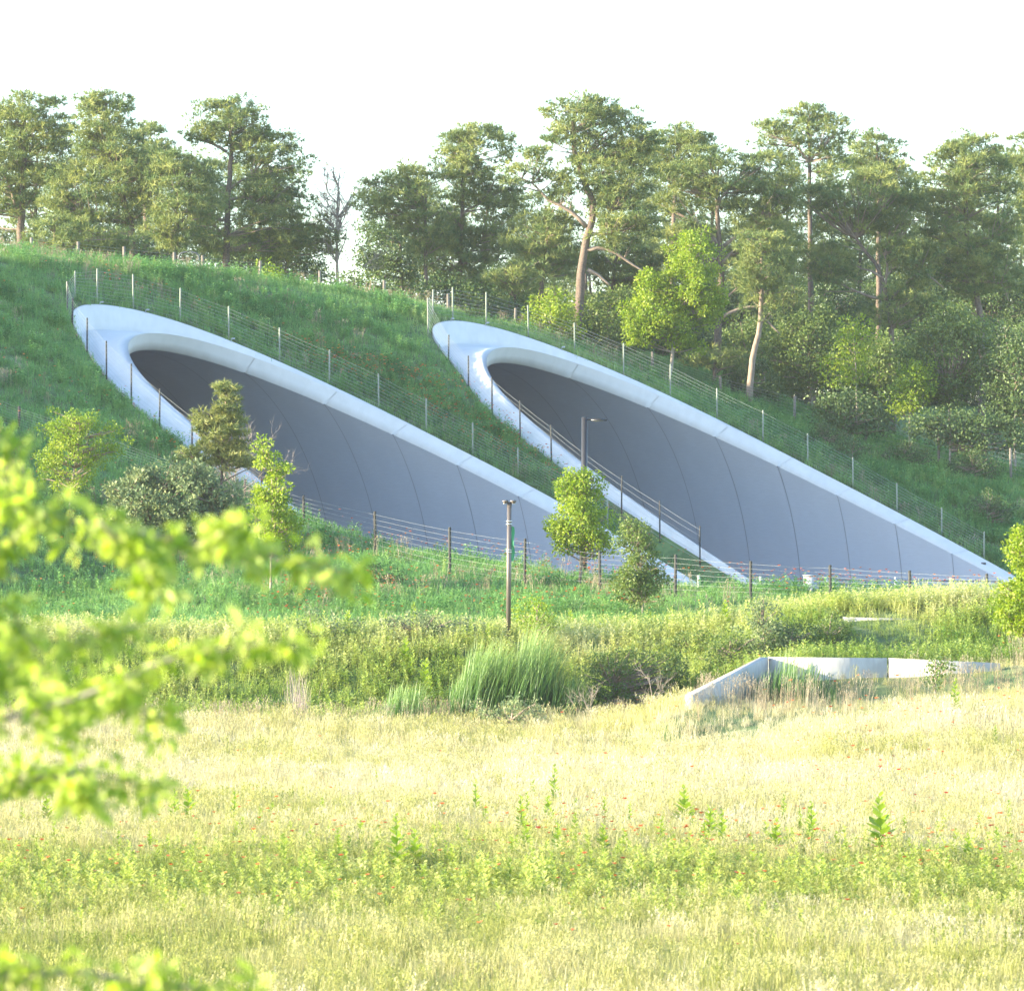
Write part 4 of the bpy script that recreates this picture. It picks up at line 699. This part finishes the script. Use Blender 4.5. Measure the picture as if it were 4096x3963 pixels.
def scatter(name, protos, pos, scale, tint, m, label=None, cat=None, rot=None):
    """own mesh = prototype islands (proto>=0) + scatter points (proto=-1); nodes instance one on the other"""
    V = []; Fc = []; pid = []
    for i, (v, f) in enumerate(protos): o = len(V); V += list(v); Fc += [tuple(a + o for a in t) for t in f]; pid += [i] * len(v)
    nP = len(V); n = len(pos); V = np.concatenate([np.array(V, float), pos]); pid = np.concatenate([pid, np.full(n, -1)])
    me = rawmesh(name, V, [np.array(Fc)], m)
    def att(nm, ty, vals, key='value'): a = me.attributes.new(nm, ty, 'POINT'); a.data.foreach_set(key, vals)
    att('proto', 'INT', pid.astype(np.int32)); z = np.zeros(nP)
    att('tint', 'FLOAT', np.concatenate([z, tint]).astype(np.float32)); att('sc', 'FLOAT', np.concatenate([z + 1, scale]).astype(np.float32))
    att('rz', 'FLOAT', np.concatenate([z, rng.uniform(0, 6.28, n) if rot is None else rot]).astype(np.float32)); att('pick', 'INT', np.concatenate([z, rng.integers(0, len(protos), n)]).astype(np.int32))
    o = link(name, me); o['kind'] = 'stuff'
    if label: tag(o, label, cat)
    g = bpy.data.node_groups.new(name, 'GeometryNodeTree'); g.interface.new_socket('Geometry', in_out='INPUT', socket_type='NodeSocketGeometry'); g.interface.new_socket('Geometry', in_out='OUTPUT', socket_type='NodeSocketGeometry')
    N = g.nodes; L = g.links; gi = N.new('NodeGroupInput'); go = N.new('NodeGroupOutput')
    def na(nm, ty): q = N.new('GeometryNodeInputNamedAttribute'); q.data_type = ty; q.inputs[0].default_value = nm; return q.outputs[0]
    cmp_ = N.new('FunctionNodeCompare'); cmp_.data_type = 'INT'; cmp_.operation = 'LESS_THAN'
    ii = [s for s in cmp_.inputs if s.type == 'INT']; L.new(na('proto', 'INT'), ii[0]); ii[1].default_value = 0
    sep = N.new('GeometryNodeSeparateGeometry'); sep.domain = 'POINT'; L.new(gi.outputs[0], sep.inputs[0]); L.new(cmp_.outputs[0], sep.inputs[1])
    mp = N.new('GeometryNodeMeshToPoints'); L.new(sep.outputs[0], mp.inputs[0])
    sp_ = N.new('GeometryNodeSplitToInstances'); sp_.domain = 'POINT'; L.new(sep.outputs[1], sp_.inputs[0]); L.new(na('proto', 'INT'), [s for s in sp_.inputs if s.name == 'Group ID'][0])
    ip = N.new('GeometryNodeInstanceOnPoints'); L.new(mp.outputs[0], ip.inputs['Points']); L.new(sp_.outputs[0], ip.inputs['Instance']); ip.inputs['Pick Instance'].default_value = True
    L.new(na('pick', 'INT'), ip.inputs['Instance Index'])
    cx_ = N.new('ShaderNodeCombineXYZ'); L.new(na('rz', 'FLOAT'), cx_.inputs[2]); L.new(cx_.outputs[0], ip.inputs['Rotation'])
    cs = N.new('ShaderNodeCombineXYZ'); a = na('sc', 'FLOAT'); [L.new(a, cs.inputs[k]) for k in range(3)]; L.new(cs.outputs[0], ip.inputs['Scale'])
    L.new(ip.outputs[0], go.inputs[0]); md = o.modifiers.new('scatter', 'NODES'); md.node_group = g; return o
Rp = random.Random(5)
def field(n, d0, d1, marg=.15, pw=1.0):
    u = rng.uniform(0, 1, n); d = np.sqrt(d0 ** 2 + u * (d1 ** 2 - d0 ** 2)); x = rng.uniform(-marg, marg, n) * d; return x, d
def gp(x, d, dz=0): return np.stack([x, d, terr(x, d) + dz], -1)
def onroad(x, d):
    r = np.zeros(len(x), bool)
    for T in (T1, T2): rx = x - T.B[0]; ry = d - T.B[1]; s = rx * A[0] + ry * A[1]; c = rx * Nn[0] + ry * Nn[1]; r |= (s > 7) & (abs(c) < 9.4)
    return r
# meadow
x, d = field(62000, 70, 144.5)
ok = d < 143.5 + .4 * wob(x, d, 1.5)
ok &= ~((x > 5.4) & (d > 137.5) & (rng.random(len(x)) < .7)); x = x[ok]; d = d[ok]; fs = 1 - .45 * ((x > 5.4) & (d > 131))
grn = .45 * wob(x * .35, d * 1.3, .8) + .4 * wob(x, d * .8, 1.3, 1.) + .3 * wob(x, d, .2, 4.) + .25 * wob(x, d, 3.1, 7.)
band = np.exp(-((d - 93) / 6.5) ** 2); gb = np.exp(-((d - 80) / 2.0) ** 2)
tn = np.clip(.56 + .12 * (d > 105) + .42 * grn - .30 * band - .08 * gb + rng.normal(size=len(x)) * .12, .02, 1)
scatter('meadow_grass', [proto_grass(.55, 16, .0065, .22, .12, Rp) for _ in range(5)] + [proto_plume(.62, 9, Rp, .11) for _ in range(2)], gp(x, d, -.03), rng.uniform(.5, 1.2, len(x)) * (1 - .25 * band) * (1 + .25 * wob(x, d, 1.9, 3.)) * fs, tn, M_mead, 'pale straw and lime meadow grass filling the sunlit foreground', 'grass')
x, d = field(14000, 84, 104); pr = np.exp(-((d - 93) / 6.) ** 2) * (.6 + .4 * wob(x, d, 1.1)); k = rng.random(len(x)) < pr; x = x[k]; d = d[k]
def proto_weed(R):
    V = []; Fc = []; h = R.uniform(.55, .85)
    for k in range(22): t = k / 22; a = k * 2.4; leaf2(V, Fc, (0, 0, h * t + .03), (math.cos(a), math.sin(a), .4 + t), (.2 * (1 - t) + .08) * R.uniform(.8, 1.2), .032)
    return V, Fc
scatter('meadow_herbs', [proto_weed(Rp) for _ in range(2)] + [proto_herb(.42, 6, Rp, .12, .034, .13, 9) for _ in range(5)], gp(x, d, -.02), rng.uniform(.6, 1.15, len(x)), np.clip(rng.normal(size=len(x)) * .18 + .5, 0, 1), M_mherb, 'leafy green herbs in a band across the meadow', 'herbs')
# hillside
x, d = field(104000, 152, 250, .155); ok = ~inhole(x, d, .22) & ~onroad(x, d); x = x[ok]; d = d[ok]
patch = .5 * wob(x, d, .35, 1.) + .4 * wob(x, d, 1.1, 2.); crest_ = np.clip((d - 214) / 12, 0, 1) * (x < 5)
tn = np.clip(.38 + .25 * patch + .22 * crest_ + rng.normal(size=len(x)) * .13, 0, 1)
scatter('hillside_grass', [proto_grass(.42, 16, .009, .2, .14, Rp) for _ in range(4)] + [proto_herb(.36, 6, Rp, .10, .026, .14, 8) for _ in range(3)], gp(x, d, -.04), rng.uniform(.55, 1.15, len(x)) * (1 + .25 * patch), tn, M_hill, 'green grass and leafy herbs covering the tunnel hillside', 'grass')
x, d = field(36000, 158, 246, .155); ok = ~inhole(x, d, .5) & ~onroad(x, d) & (wob(x, d, .8, 4.) + .6 * wob(x, d, 2.3, 1.) + .9 * ((((x - B1[0]) * Nn[0] + (d - B1[1]) * Nn[1]) > 9) & (((x - B1[0]) * Nn[0] + (d - B1[1]) * Nn[1]) < 15)) + .5 * (x > 10) + .3 * rng.normal(size=len(x)) > .3); x = x[ok]; d = d[ok]
scatter('hillside_weeds', [proto_herb(.75, 8, Rp, .15, .035, .2, 12) for _ in range(5)] + [proto_weed(Rp)], gp(x, d, -.04), rng.uniform(.5, 1.1, len(x)), np.clip(.3 + .3 * wob(x, d, 1.4, 8.) + rng.normal(size=len(x)) * .15, 0, 1), M_hill, 'taller rough weeds in clumps on the tunnel hillside', 'weeds')
x, d = field(7500, 158, 240, .15); ok = ~inhole(x, d, .4) & ~onroad(x, d) & (wob(x, d, .5, 5.) + .5 * wob(x, d, 1.7, 3.) > .25); x = x[ok]; d = d[ok]
scatter('dry_grass_patches', [proto_plume(.75, 12, Rp, .14) for _ in range(3)] + [proto_grass(.6, 14, .005, .35, .15, Rp) for _ in range(2)], gp(x, d, -.03), rng.uniform(.6, 1.2, len(x)), np.clip(rng.normal(size=len(x)) * .2 + .5, 0, 1), M_dry, 'tufts of dry tan grass scattered over the slope', 'grass')
# terrace and bank
x, d = field(15000, 143.5, 157, .155); ok = ~((x > 5.4) & (d < 142)) ; x = x[ok]; d = d[ok]
tn = np.clip(.5 + .3 * wob(x, d, 1.2, 3.) + .2 * (d > 150) - .2 * (d < 148) + rng.normal(size=len(x)) * .14, 0, 1)
scatter('terrace_herbs', [proto_herb(.75, 7, Rp, .16, .032, .18, 10) for _ in range(4)] + [proto_weed(Rp) for _ in range(2)] + [proto_grass(.6, 16, .008, .25, .14, Rp) for _ in range(3)] + [proto_plume(.8, 8, Rp, .12)], gp(x, d, -.03), rng.uniform(.5, 1.1, len(x)) * (1 - .4 * (d > 154.5)) * (1 - .5 * ((x > 10.6) & (x < 14) & (d > 145.5) & (d < 150.4))), tn, M_terr, 'mixed sunlit weeds and grasses along the terrace edge', 'weeds')
x, d = field(3600, 133, 145, .155); tn = rng.uniform(.2, .9, len(x)); ok = ((d > 140.5) & ~((x > 5) & (x < 16) & (d > 139))) | ((x > 5.2) & (d < 140.5) & (rng.random(len(x)) < .6)); x = x[ok]; d = d[ok]; tn = tn[ok]
k = rng.random(len(x)) < .55 + .45 * wob(x, d, .5, 1.); x = x[k]; d = d[k]; tn = tn[k]
scatter('dry_reeds', [proto_plume(1.0, 14, Rp, .14) for _ in range(3)] + [proto_grass(.9, 16, .006, .3, .12, Rp)], gp(x, d, -.03), rng.uniform(.5, 1.1, len(x)), tn, M_dry, 'tan dry stalks lining the ditch at the meadow edge', 'grass')
# flowers
fx = []; 
x, d = field(75000, 156, 236, .15); w2 = T2.B; sx = (x - B1[0]) * A[0] + (d - B1[1]) * A[1]; cn = (x - B1[0]) * Nn[0] + (d - B1[1]) * Nn[1]
dens = .06 + .8 * ((cn > 8) & (cn < 16)) + .8 * (cn > 30) + .4 * ((cn > 1) & (cn < 17) & (sx < -22)) + .25 * ((d < 176) & (x > -9)); dens = dens * np.clip(.45 + wob(x, d, .8, 2.), 0, 1.2) * (d < 214) * np.where((cn < 17) & (sx < -22), .45, 1.0); dens = np.where((cn > 9) & (cn < 15), np.clip(.7 + wob(x, d, 1.3, 1.), .1, 1) * (d < 214), dens)
k = (rng.random(len(x)) < dens) & ~inhole(x, d, .4) & ~onroad(x, d); h1 = gp(x[k], d[k], .14)
x, d = field(9500, 76, 142, .15); dens = (np.exp(-((d - 99) / 5.) ** 2) * .8 + np.exp(-((d - 90) / 4.) ** 2) * .35 + .03 + .25 * ((x > 7) & (d > 110))) * np.clip(.3 + wob(x, d, .9, 6.), 0, 1); k = rng.random(len(x)) < dens; h2 = gp(x[k], d[k], .04)
h = np.concatenate([h1, h2]); scatter('wildflowers', [proto_flower(.52 + .06 * i, Rp) for i in range(6)], h, rng.uniform(.85, 1.3, len(h)), np.clip(rng.normal(size=len(h)) * .25 + .45, 0, 1), M_flow, 'red and orange blanket flowers dotted through grass', 'flowers')
# ---------------------------------------------------------------- cattails
def cattail(label, x0, x1, yb, ytop, d, n, lean, group):
    n = int(n * 3.0); root = empty('cattail_clump', P((x0 + x1) / 2, yb, d)); b0 = np.array(root.location); tag(root, label, 'reeds', group); V = []; Fc = []; tn = []
    for i in range(n):
        u = rng.random(); X = (x0 + (x1 - x0) * u - CX) * d / F; dd = d + rng.normal() * .9; g = float(terr(X, dd)); env = math.sin(math.pi * min(max(u * .86 + .1, 0), 1)) ** .6
        zt = (HY - (yb + (ytop - yb) * env)) * d / F; h = max(.7, (zt - g) * rng.uniform(.5, 1.05) * (1 + .12 * math.sin(X * 3.1) + .1 * math.sin(X * 7.7))); n0 = len(V); blade(V, Fc, X, dd, h, rng.uniform(.011, .02), lean * h * rng.uniform(.1, .75), rng.normal() * .6, 5); 
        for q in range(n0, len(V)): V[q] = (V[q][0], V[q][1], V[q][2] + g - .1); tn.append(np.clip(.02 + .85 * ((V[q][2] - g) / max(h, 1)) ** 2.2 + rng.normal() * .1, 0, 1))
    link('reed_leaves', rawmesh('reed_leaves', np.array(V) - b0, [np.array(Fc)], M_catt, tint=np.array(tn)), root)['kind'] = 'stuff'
cattail('large arching cattail clump at the meadow edge below the lamp post', 1790, 2330, 2860, 2500, 143.5, 1500, .6, 'cattail clumps by the ditch')
cattail('low cattail patch left of the large clump', 1480, 1800, 2860, 2720, 143.5, 420, .5, 'cattail clumps by the ditch')
cattail('thin upright reeds in front of the headwall wing', 3000, 3330, 2800, 2600, 139, 190, .4, 'cattail clumps by the ditch')
cattail('tall reeds behind the white stemmed young tree', 2560, 3000, 2540, 2420, 154, 520, .5, 'cattail clumps by the ditch')
# shrubs of the ditch and terrace
ds_ = [('olive green bush between the cattails and the wing wall', 145, [(2450, 2830), (2450, 2740)], [(2330, 2640), (2480, 2600), (2700, 2620), (2760, 2700), (2720, 2800), (2560, 2850), (2360, 2840)], M_leafm), ('rounded bush with yellow blooms above the ditch', 150, [(2760, 2640), (2760, 2600)], [(2660, 2560), (2780, 2520), (2880, 2560), (2860, 2650), (2700, 2660)], M_leafm),
       ('bushy weeds left of the headwall corner', 146, [(2920, 2660), (2920, 2600)], [(2820, 2590), (2920, 2540), (3050, 2560), (3060, 2640), (2940, 2690), (2820, 2680)], M_leafm), ('grey silvery bush with tall wands behind the headwall corner', 147, [(3060, 2600), (3050, 2500)], [(2980, 2470), (3020, 2390), (3080, 2400), (3130, 2440), (3150, 2560), (3080, 2610), (3000, 2600)], M_leafg),
       ('dark green bush right of the silvery bush', 147, [(3170, 2610), (3170, 2540)], [(3100, 2530), (3180, 2480), (3260, 2530), (3260, 2610), (3120, 2620)], M_leafd), ('olive bush left of the concrete beam', 148, [(3320, 2600), (3320, 2540)], [(3250, 2500), (3340, 2470), (3400, 2530), (3390, 2610), (3260, 2610)], M_leafm),
       ('light green willow sprout right of the lamp post', 151, [(2140, 2530), (2150, 2450)], [(2095, 2430), (2150, 2405), (2210, 2430), (2220, 2500), (2160, 2540), (2100, 2510)], M_leafy), ('low bush under the dark post fence near the right', 156, [(3700, 2460), (3700, 2410)], [(3660, 2390), (3720, 2375), (3760, 2410), (3740, 2450), (3670, 2450)], M_leafd),
       ('second low bush under the dark post fence at the right edge', 155, [(3900, 2460), (3900, 2410)], [(3850, 2390), (3930, 2380), (3980, 2420), (3950, 2455), (3870, 2450)], M_leafd), ('pale bushy weeds on the terrace under the blurred branch tip', 152, [(1250, 2570), (1250, 2520)], [(1150, 2490), (1280, 2470), (1420, 2480), (1440, 2560), (1280, 2580), (1160, 2560)], M_leafg),
       ('pale bushy weeds on the terrace left of the lamp post', 152, [(1700, 2570), (1700, 2520)], [(1520, 2480), (1700, 2460), (1900, 2480), (1960, 2540), (1800, 2580), (1540, 2570)], M_leafg), ('feathery seedling tree at the meadow edge below the cattails', 139, [(2045, 2960), (2045, 2880)], [(1950, 2830), (2040, 2790), (2160, 2820), (2190, 2860), (2120, 2910), (1990, 2910)], M_leafg),
       ('dark low bush on the flowery right slope, nearest the tunnel rim', 226, [(3300, 1800), (3300, 1740)], [(3230, 1730), (3300, 1690), (3370, 1730), (3360, 1780), (3250, 1780)], M_leafd), ('dark olive bush on the right slope between two fence posts', 224, [(3410, 1860), (3410, 1800)], [(3330, 1800), (3400, 1750), (3480, 1790), (3470, 1850), (3350, 1850)], M_leafd),
       ('dark bush on the right slope under the third fence post from the edge', 226, [(3620, 1880), (3620, 1810)], [(3540, 1800), (3620, 1760), (3720, 1810), (3700, 1870), (3560, 1860)], M_leafd), ('broad dark bush on the right slope below the fence wires', 224, [(3890, 1930), (3890, 1860)], [(3780, 1860), (3880, 1800), (4000, 1850), (3990, 1920), (3810, 1930)], M_leafd),
       ('round dark green bush low on the right slope among orange flowers', 214, [(3950, 2100), (3950, 2030)], [(3870, 2030), (3950, 1970), (4050, 2010), (4050, 2090), (3900, 2110)], M_leafd), ('green bush high on the slope beside the right tunnel corner fence', 232, [(1880, 1290), (1880, 1250)], [(1840, 1250), (1880, 1225), (1930, 1250), (1920, 1280), (1850, 1280)], M_leafm),
       ('dull bush on the shaded berm left of the lamp post', 166, [(1500, 2370), (1500, 2310)], [(1410, 2310), (1490, 2270), (1600, 2300), (1590, 2360), (1430, 2360)], M_leafd), ('leafy plant growing against the headwall joint', 138.5, [(3740, 2720), (3740, 2660)], [(3700, 2650), (3750, 2630), (3790, 2660), (3780, 2720), (3710, 2720)], M_leafm)]
for lb, dd, tk, pl, mt in ds_:
    if dd > 200: dd = hit(tk[0][0], tk[0][1] - 15)
    tree('bush', lb, 'bush', dd, tk, .035, pl, kind='leaf', leafmat=mt, bark=M_twig, sp=.36, thick=.8, L=.10, dens=.75, prad=.32, brf=.6, group='bushes of the ditch and terrace')
bare('bare_shrub', 'leafless pale shrub in front of the dark reeds', 141, [(2360, 2880), (2362, 2830), (2368, 2760)], .022, 8, .7, M_bark2, 1.0, 21, 2, 'shrub')
bare('bare_shrub', 'taller leafless shrub left of the headwall wing', 140, [(2625, 2900), (2610, 2800), (2595, 2700)], .022, 8, .6, M_bark2, 1.1, 22, 2, 'shrub')
bare('bare_shrub', 'small leafless sapling out in the meadow grass', 112, [(2650, 3080), (2655, 2980)], .016, 5, .5, M_bark2, .6, 23, 1, 'shrub')
# ---------------------------------------------------------------- leafy weeds (individuals)
def weed_mesh(h, seed, broad=1.):
    R = random.Random(seed); V = []; Fc = []; n = 34
    for k in range(n):
        t = k / n; a = k * 2.4; L = (.26 * (1 - t) + .10) * broad * R.uniform(.8, 1.2); leaf2(V, Fc, (.01 * math.cos(a), .01 * math.sin(a), .05 + (h - .05) * t), (math.cos(a), math.sin(a), .5 + .8 * t), L, L * .3)
    return rawmesh('foliage', V, [np.array(Fc)], M_weed, tint=np.clip(np.linspace(.3, .75, len(V)) + rng.normal(size=len(V)) * .08, 0, 1))
wm = [weed_mesh(1.0, s, b) for s, b in ((1, 1), (2, 1.3), (3, .8))]; stem = MB().tube([(0, 0, -.1), (.01, 0, .5), (0, .01, 1)], [.012, .01, .004], 5).mesh('stem', M_weed)
def weed(px, yb, hpx, label, group, i, d=None):
    d = d or hit(px, yb); b = P(px, yb, d); b[2] = float(terr(b[0], d)); o = empty('leafy_weed', b); tag(o, label, 'weed', group); h = hpx * d / F
    for nm, me in (('stem', stem), ('foliage', wm[i % 3])): c = link(nm, me, o); c.scale = (max(h, .5), max(h, .5), h)
    o.rotation_euler = (rnd.uniform(-.06, .06), rnd.uniform(-.06, .06), rnd.uniform(0, 6)); return o
mw = [(rnd.randint(0, 4090), rnd.randint(3280, 3500), rnd.randint(70, 130)) for _ in range(0)] + [(95, 3340, 110), (240, 3330, 110), (695, 3330, 170), (760, 3320, 165), (935, 3330, 170), (1090, 3300, 90), (1290, 3320, 130), (1590, 3500, 240), (1665, 3490, 170), (1450, 3400, 120), (1510, 3170, 90), (1905, 3290, 170), (1940, 3340, 120), (2090, 3370, 190), (2130, 3230, 110), (2210, 3250, 190), (2235, 3440, 160), (2300, 3380, 130), (2050, 3460, 110), (2420, 3320, 130), (2520, 3330, 120), (2640, 3400, 130), (2735, 3320, 170), (2830, 3400, 170), (2890, 3420, 180), (3100, 3440, 160), (3250, 3400, 190), (3530, 3440, 260), (3560, 3480, 110), (3820, 2870, 150), (3980, 2990, 90), (3915, 3360, 110), (4030, 3330, 130), (3680, 3480, 110), (3380, 3470, 110), (2480, 3440, 90)]
o1 = 'first second third fourth fifth sixth seventh eighth ninth tenth eleventh twelfth thirteenth fourteenth fifteenth sixteenth seventeenth eighteenth nineteenth'.split(); o10 = {2: 'twent', 3: 'thirt', 4: 'fort', 5: 'fift', 6: 'sixt', 7: 'sevent'}
ordn = o1 + [o10[n // 10] + ('ieth' if n % 10 == 0 else 'y-' + o1[n % 10 - 1]) for n in range(20, 80)]
mw += [(rnd.randint(20, 4080), rnd.randint(3300, 3480), rnd.randint(80, 150)) for _ in range(30)]
for i, (a, yb, hp) in enumerate(sorted(mw)): weed(a, yb, hp, '%s leafy weed standing above the meadow grass, %s from the left' % ('tall' if hp > 160 else 'short' if hp < 115 else 'medium', ordn[i]), 'leafy weeds in the meadow', i)
tw = [(330, 2520, 70), (690, 2640, 90), (1390, 2520, 110), (1450, 2560, 90), (1540, 2530, 90), (1655, 2510, 130), (1740, 2520, 90), (1620, 2640, 120), (1830, 2640, 110), (1880, 2680, 100), (1700, 2740, 130), (1720, 2760, 120), (1640, 2750, 110), (1950, 2600, 90), (1320, 2640, 90), (2280, 2520, 100), (2600, 2560, 90), (2680, 2560, 110), (2900, 2520, 110), (1130, 2660, 90)]
for i, (a, yb, hp) in enumerate(sorted(tw)): weed(a, yb, hp, 'sunlit spiky weed on the terrace bank, %s from the left' % ordn[i], 'spiky weeds along the terrace', i, d=rnd.uniform(146, 152) if yb > 2600 else rnd.uniform(151, 155))
# tall dry grass bunch
root = empty('dry_stalks', P(1195, 2850, 143)); tag(root, 'tall bunch of dry tan stalks under the blurred branch', 'dry grass'); V = []; Fc = []; b0 = np.array(root.location)
for i in range(170):
    X = (1195 + rng.normal() * 22 - CX) * 143 / F; dd = 143 + rng.normal() * .3; g = float(terr(X, dd)); n0 = len(V); blade(V, Fc, X, dd, rng.uniform(1.2, 2.3), .006, rng.uniform(.05, .5), rng.uniform(0, 6.28), 4)
    for q in range(n0, len(V)): V[q] = (V[q][0] - b0[0], V[q][1] - b0[1], V[q][2] + g - b0[2])
link('stalks', rawmesh('stalks', V, [np.array(Fc)], M_twig), root)['kind'] = 'stuff'
# right-edge tree
tree('young_tree', 'slightly blurred lime green tree cut by the right edge', 'tree', 104, [(4190, 2760), (4190, 2500), (4180, 2250)], .05, [[(4110, 2110), (4050, 2160), (4000, 2190), (4060, 2230), (4040, 2260), (4200, 2300), (4260, 2150)], [(4060, 2310), (4010, 2370), (3995, 2430), (4020, 2490), (4200, 2560), (4260, 2350)]], kind='leaf', leafmat=M_leafy, bark=M_bark2, sp=.22, thick=.7, L=.085, dens=1.0, prad=.2, brf=.6, base_g=True)
# ---------------------------------------------------------------- foreground tree whose boughs reach in from the left
D0 = 16.5; tb = P(-2600, 7000, D0); tb[2] = float(terr(tb[0], D0)) - .2
root = empty('foreground_tree', tb); tag(root, 'out of focus leafy tree whose boughs reach in from the left', 'tree')
top = P(-2400, -200, D0); trk = resample(np.array([tb, P(-2560, 4200, D0), P(-2450, 2200, D0), top]), 12); MB().tube(trk - tb, np.linspace(.17, .05, 12), 10).build('trunk', M_bark2, root, True)
bo = [([(-2450, 2300), (-900, 2000), (-100, 1950), (150, 2060), (450, 2110), (800, 2180), (1100, 2230), (1400, 2290)], 75, 300, 400), ([(400, 2090), (560, 2240), (660, 2420)], 85, 100, 400), ([(-2450, 1700), (-900, 1500), (-50, 1720), (60, 1800), (40, 1900)], 95, 150, -100),
      ([(-2500, 3300), (-1000, 2900), (-100, 2900), (200, 2830), (450, 2740), (700, 2620), (1000, 2580), (1180, 2570)], 60, 210, 200), ([(300, 2820), (450, 2760), (560, 2840), (680, 2900)], 75, 90, 300), ([(-900, 2500), (-200, 2350), (50, 2450), (150, 2620), (250, 2800), (300, 3000)], 95, 190, -150),
      ([(-2500, 3500), (-900, 3200), (-50, 3130), (250, 3100), (400, 3080), (610, 3165)], 70, 190, -100), ([(300, 3110), (360, 3230)], 60, 40, 200), ([(-2550, 4300), (-900, 4050), (0, 3900), (300, 3880), (600, 3930), (1000, 3970)], 60, 170, -100), ([(-300, 2150), (0, 2230), (100, 2100), (60, 2020)], 90, 110, -250), ([(250, 2600), (400, 2540), (560, 2500)], 45, 45, 0), ([(850, 2170), (960, 2090)], 60, 45, 700), ([(-400, 2700), (0, 2700), (100, 2560)], 90, 110, -300)]
mb = MB(); LV = []; LF = []; LT = []; nl = 0
for path, rr, n, xmin in bo:
    dj = D0 + rng.uniform(-1, 1.6); q = np.array([P(a, b, dj) for a, b in path]); q = resample(q, 22); 
    if path[0][0] < -2000: q[0] = trk[np.argmin(abs(trk[:, 2] - q[0][2]))]
    mb.tube(q - tb, np.linspace(.03 if path[0][0] < -2000 else .008, .003, 22), 5)
    pxs = CX + F * q[:, 0] / q[:, 1]; k = np.where(pxs > max(-500, -9999))[0]
    n = int(n * 2.0); c = q[rng.choice(k, n // 3)] + rng.normal(size=(n // 3, 3)) * rr * dj / F * .5
    V, Fc, tn = leaves(c, .035, 3, .08, .019, droop=.5); LV.append(V); LF.append(Fc + nl); LT.append(tn); nl += len(V)
mb.build('boughs', M_bark2, root, True); link('leaves', rawmesh('leaves', np.concatenate(LV) - tb, [np.concatenate(LF)], M_leaff, tint=np.concatenate(LT)), root)['kind'] = 'stuff'

# ---------------------------------------------------------------- thin evening haze
hm = bpy.data.materials.new('haze'); hm.use_nodes = True; hn = hm.node_tree; hn.nodes.remove(hn.nodes['Principled BSDF']); pv = hn.nodes.new('ShaderNodeVolumePrincipled')
pv.inputs['Color'].default_value = (.93, .95, 1, 1); pv.inputs['Density'].default_value = HAZE; pv.inputs['Anisotropy'].default_value = .2; hn.links.new(pv.outputs[0], hn.nodes['Material Output'].inputs['Volume'])
hb = MB().box((0, 280, 13), (1700, 1900, 52)).build('haze', hm); tag(hb, kind='stuff')
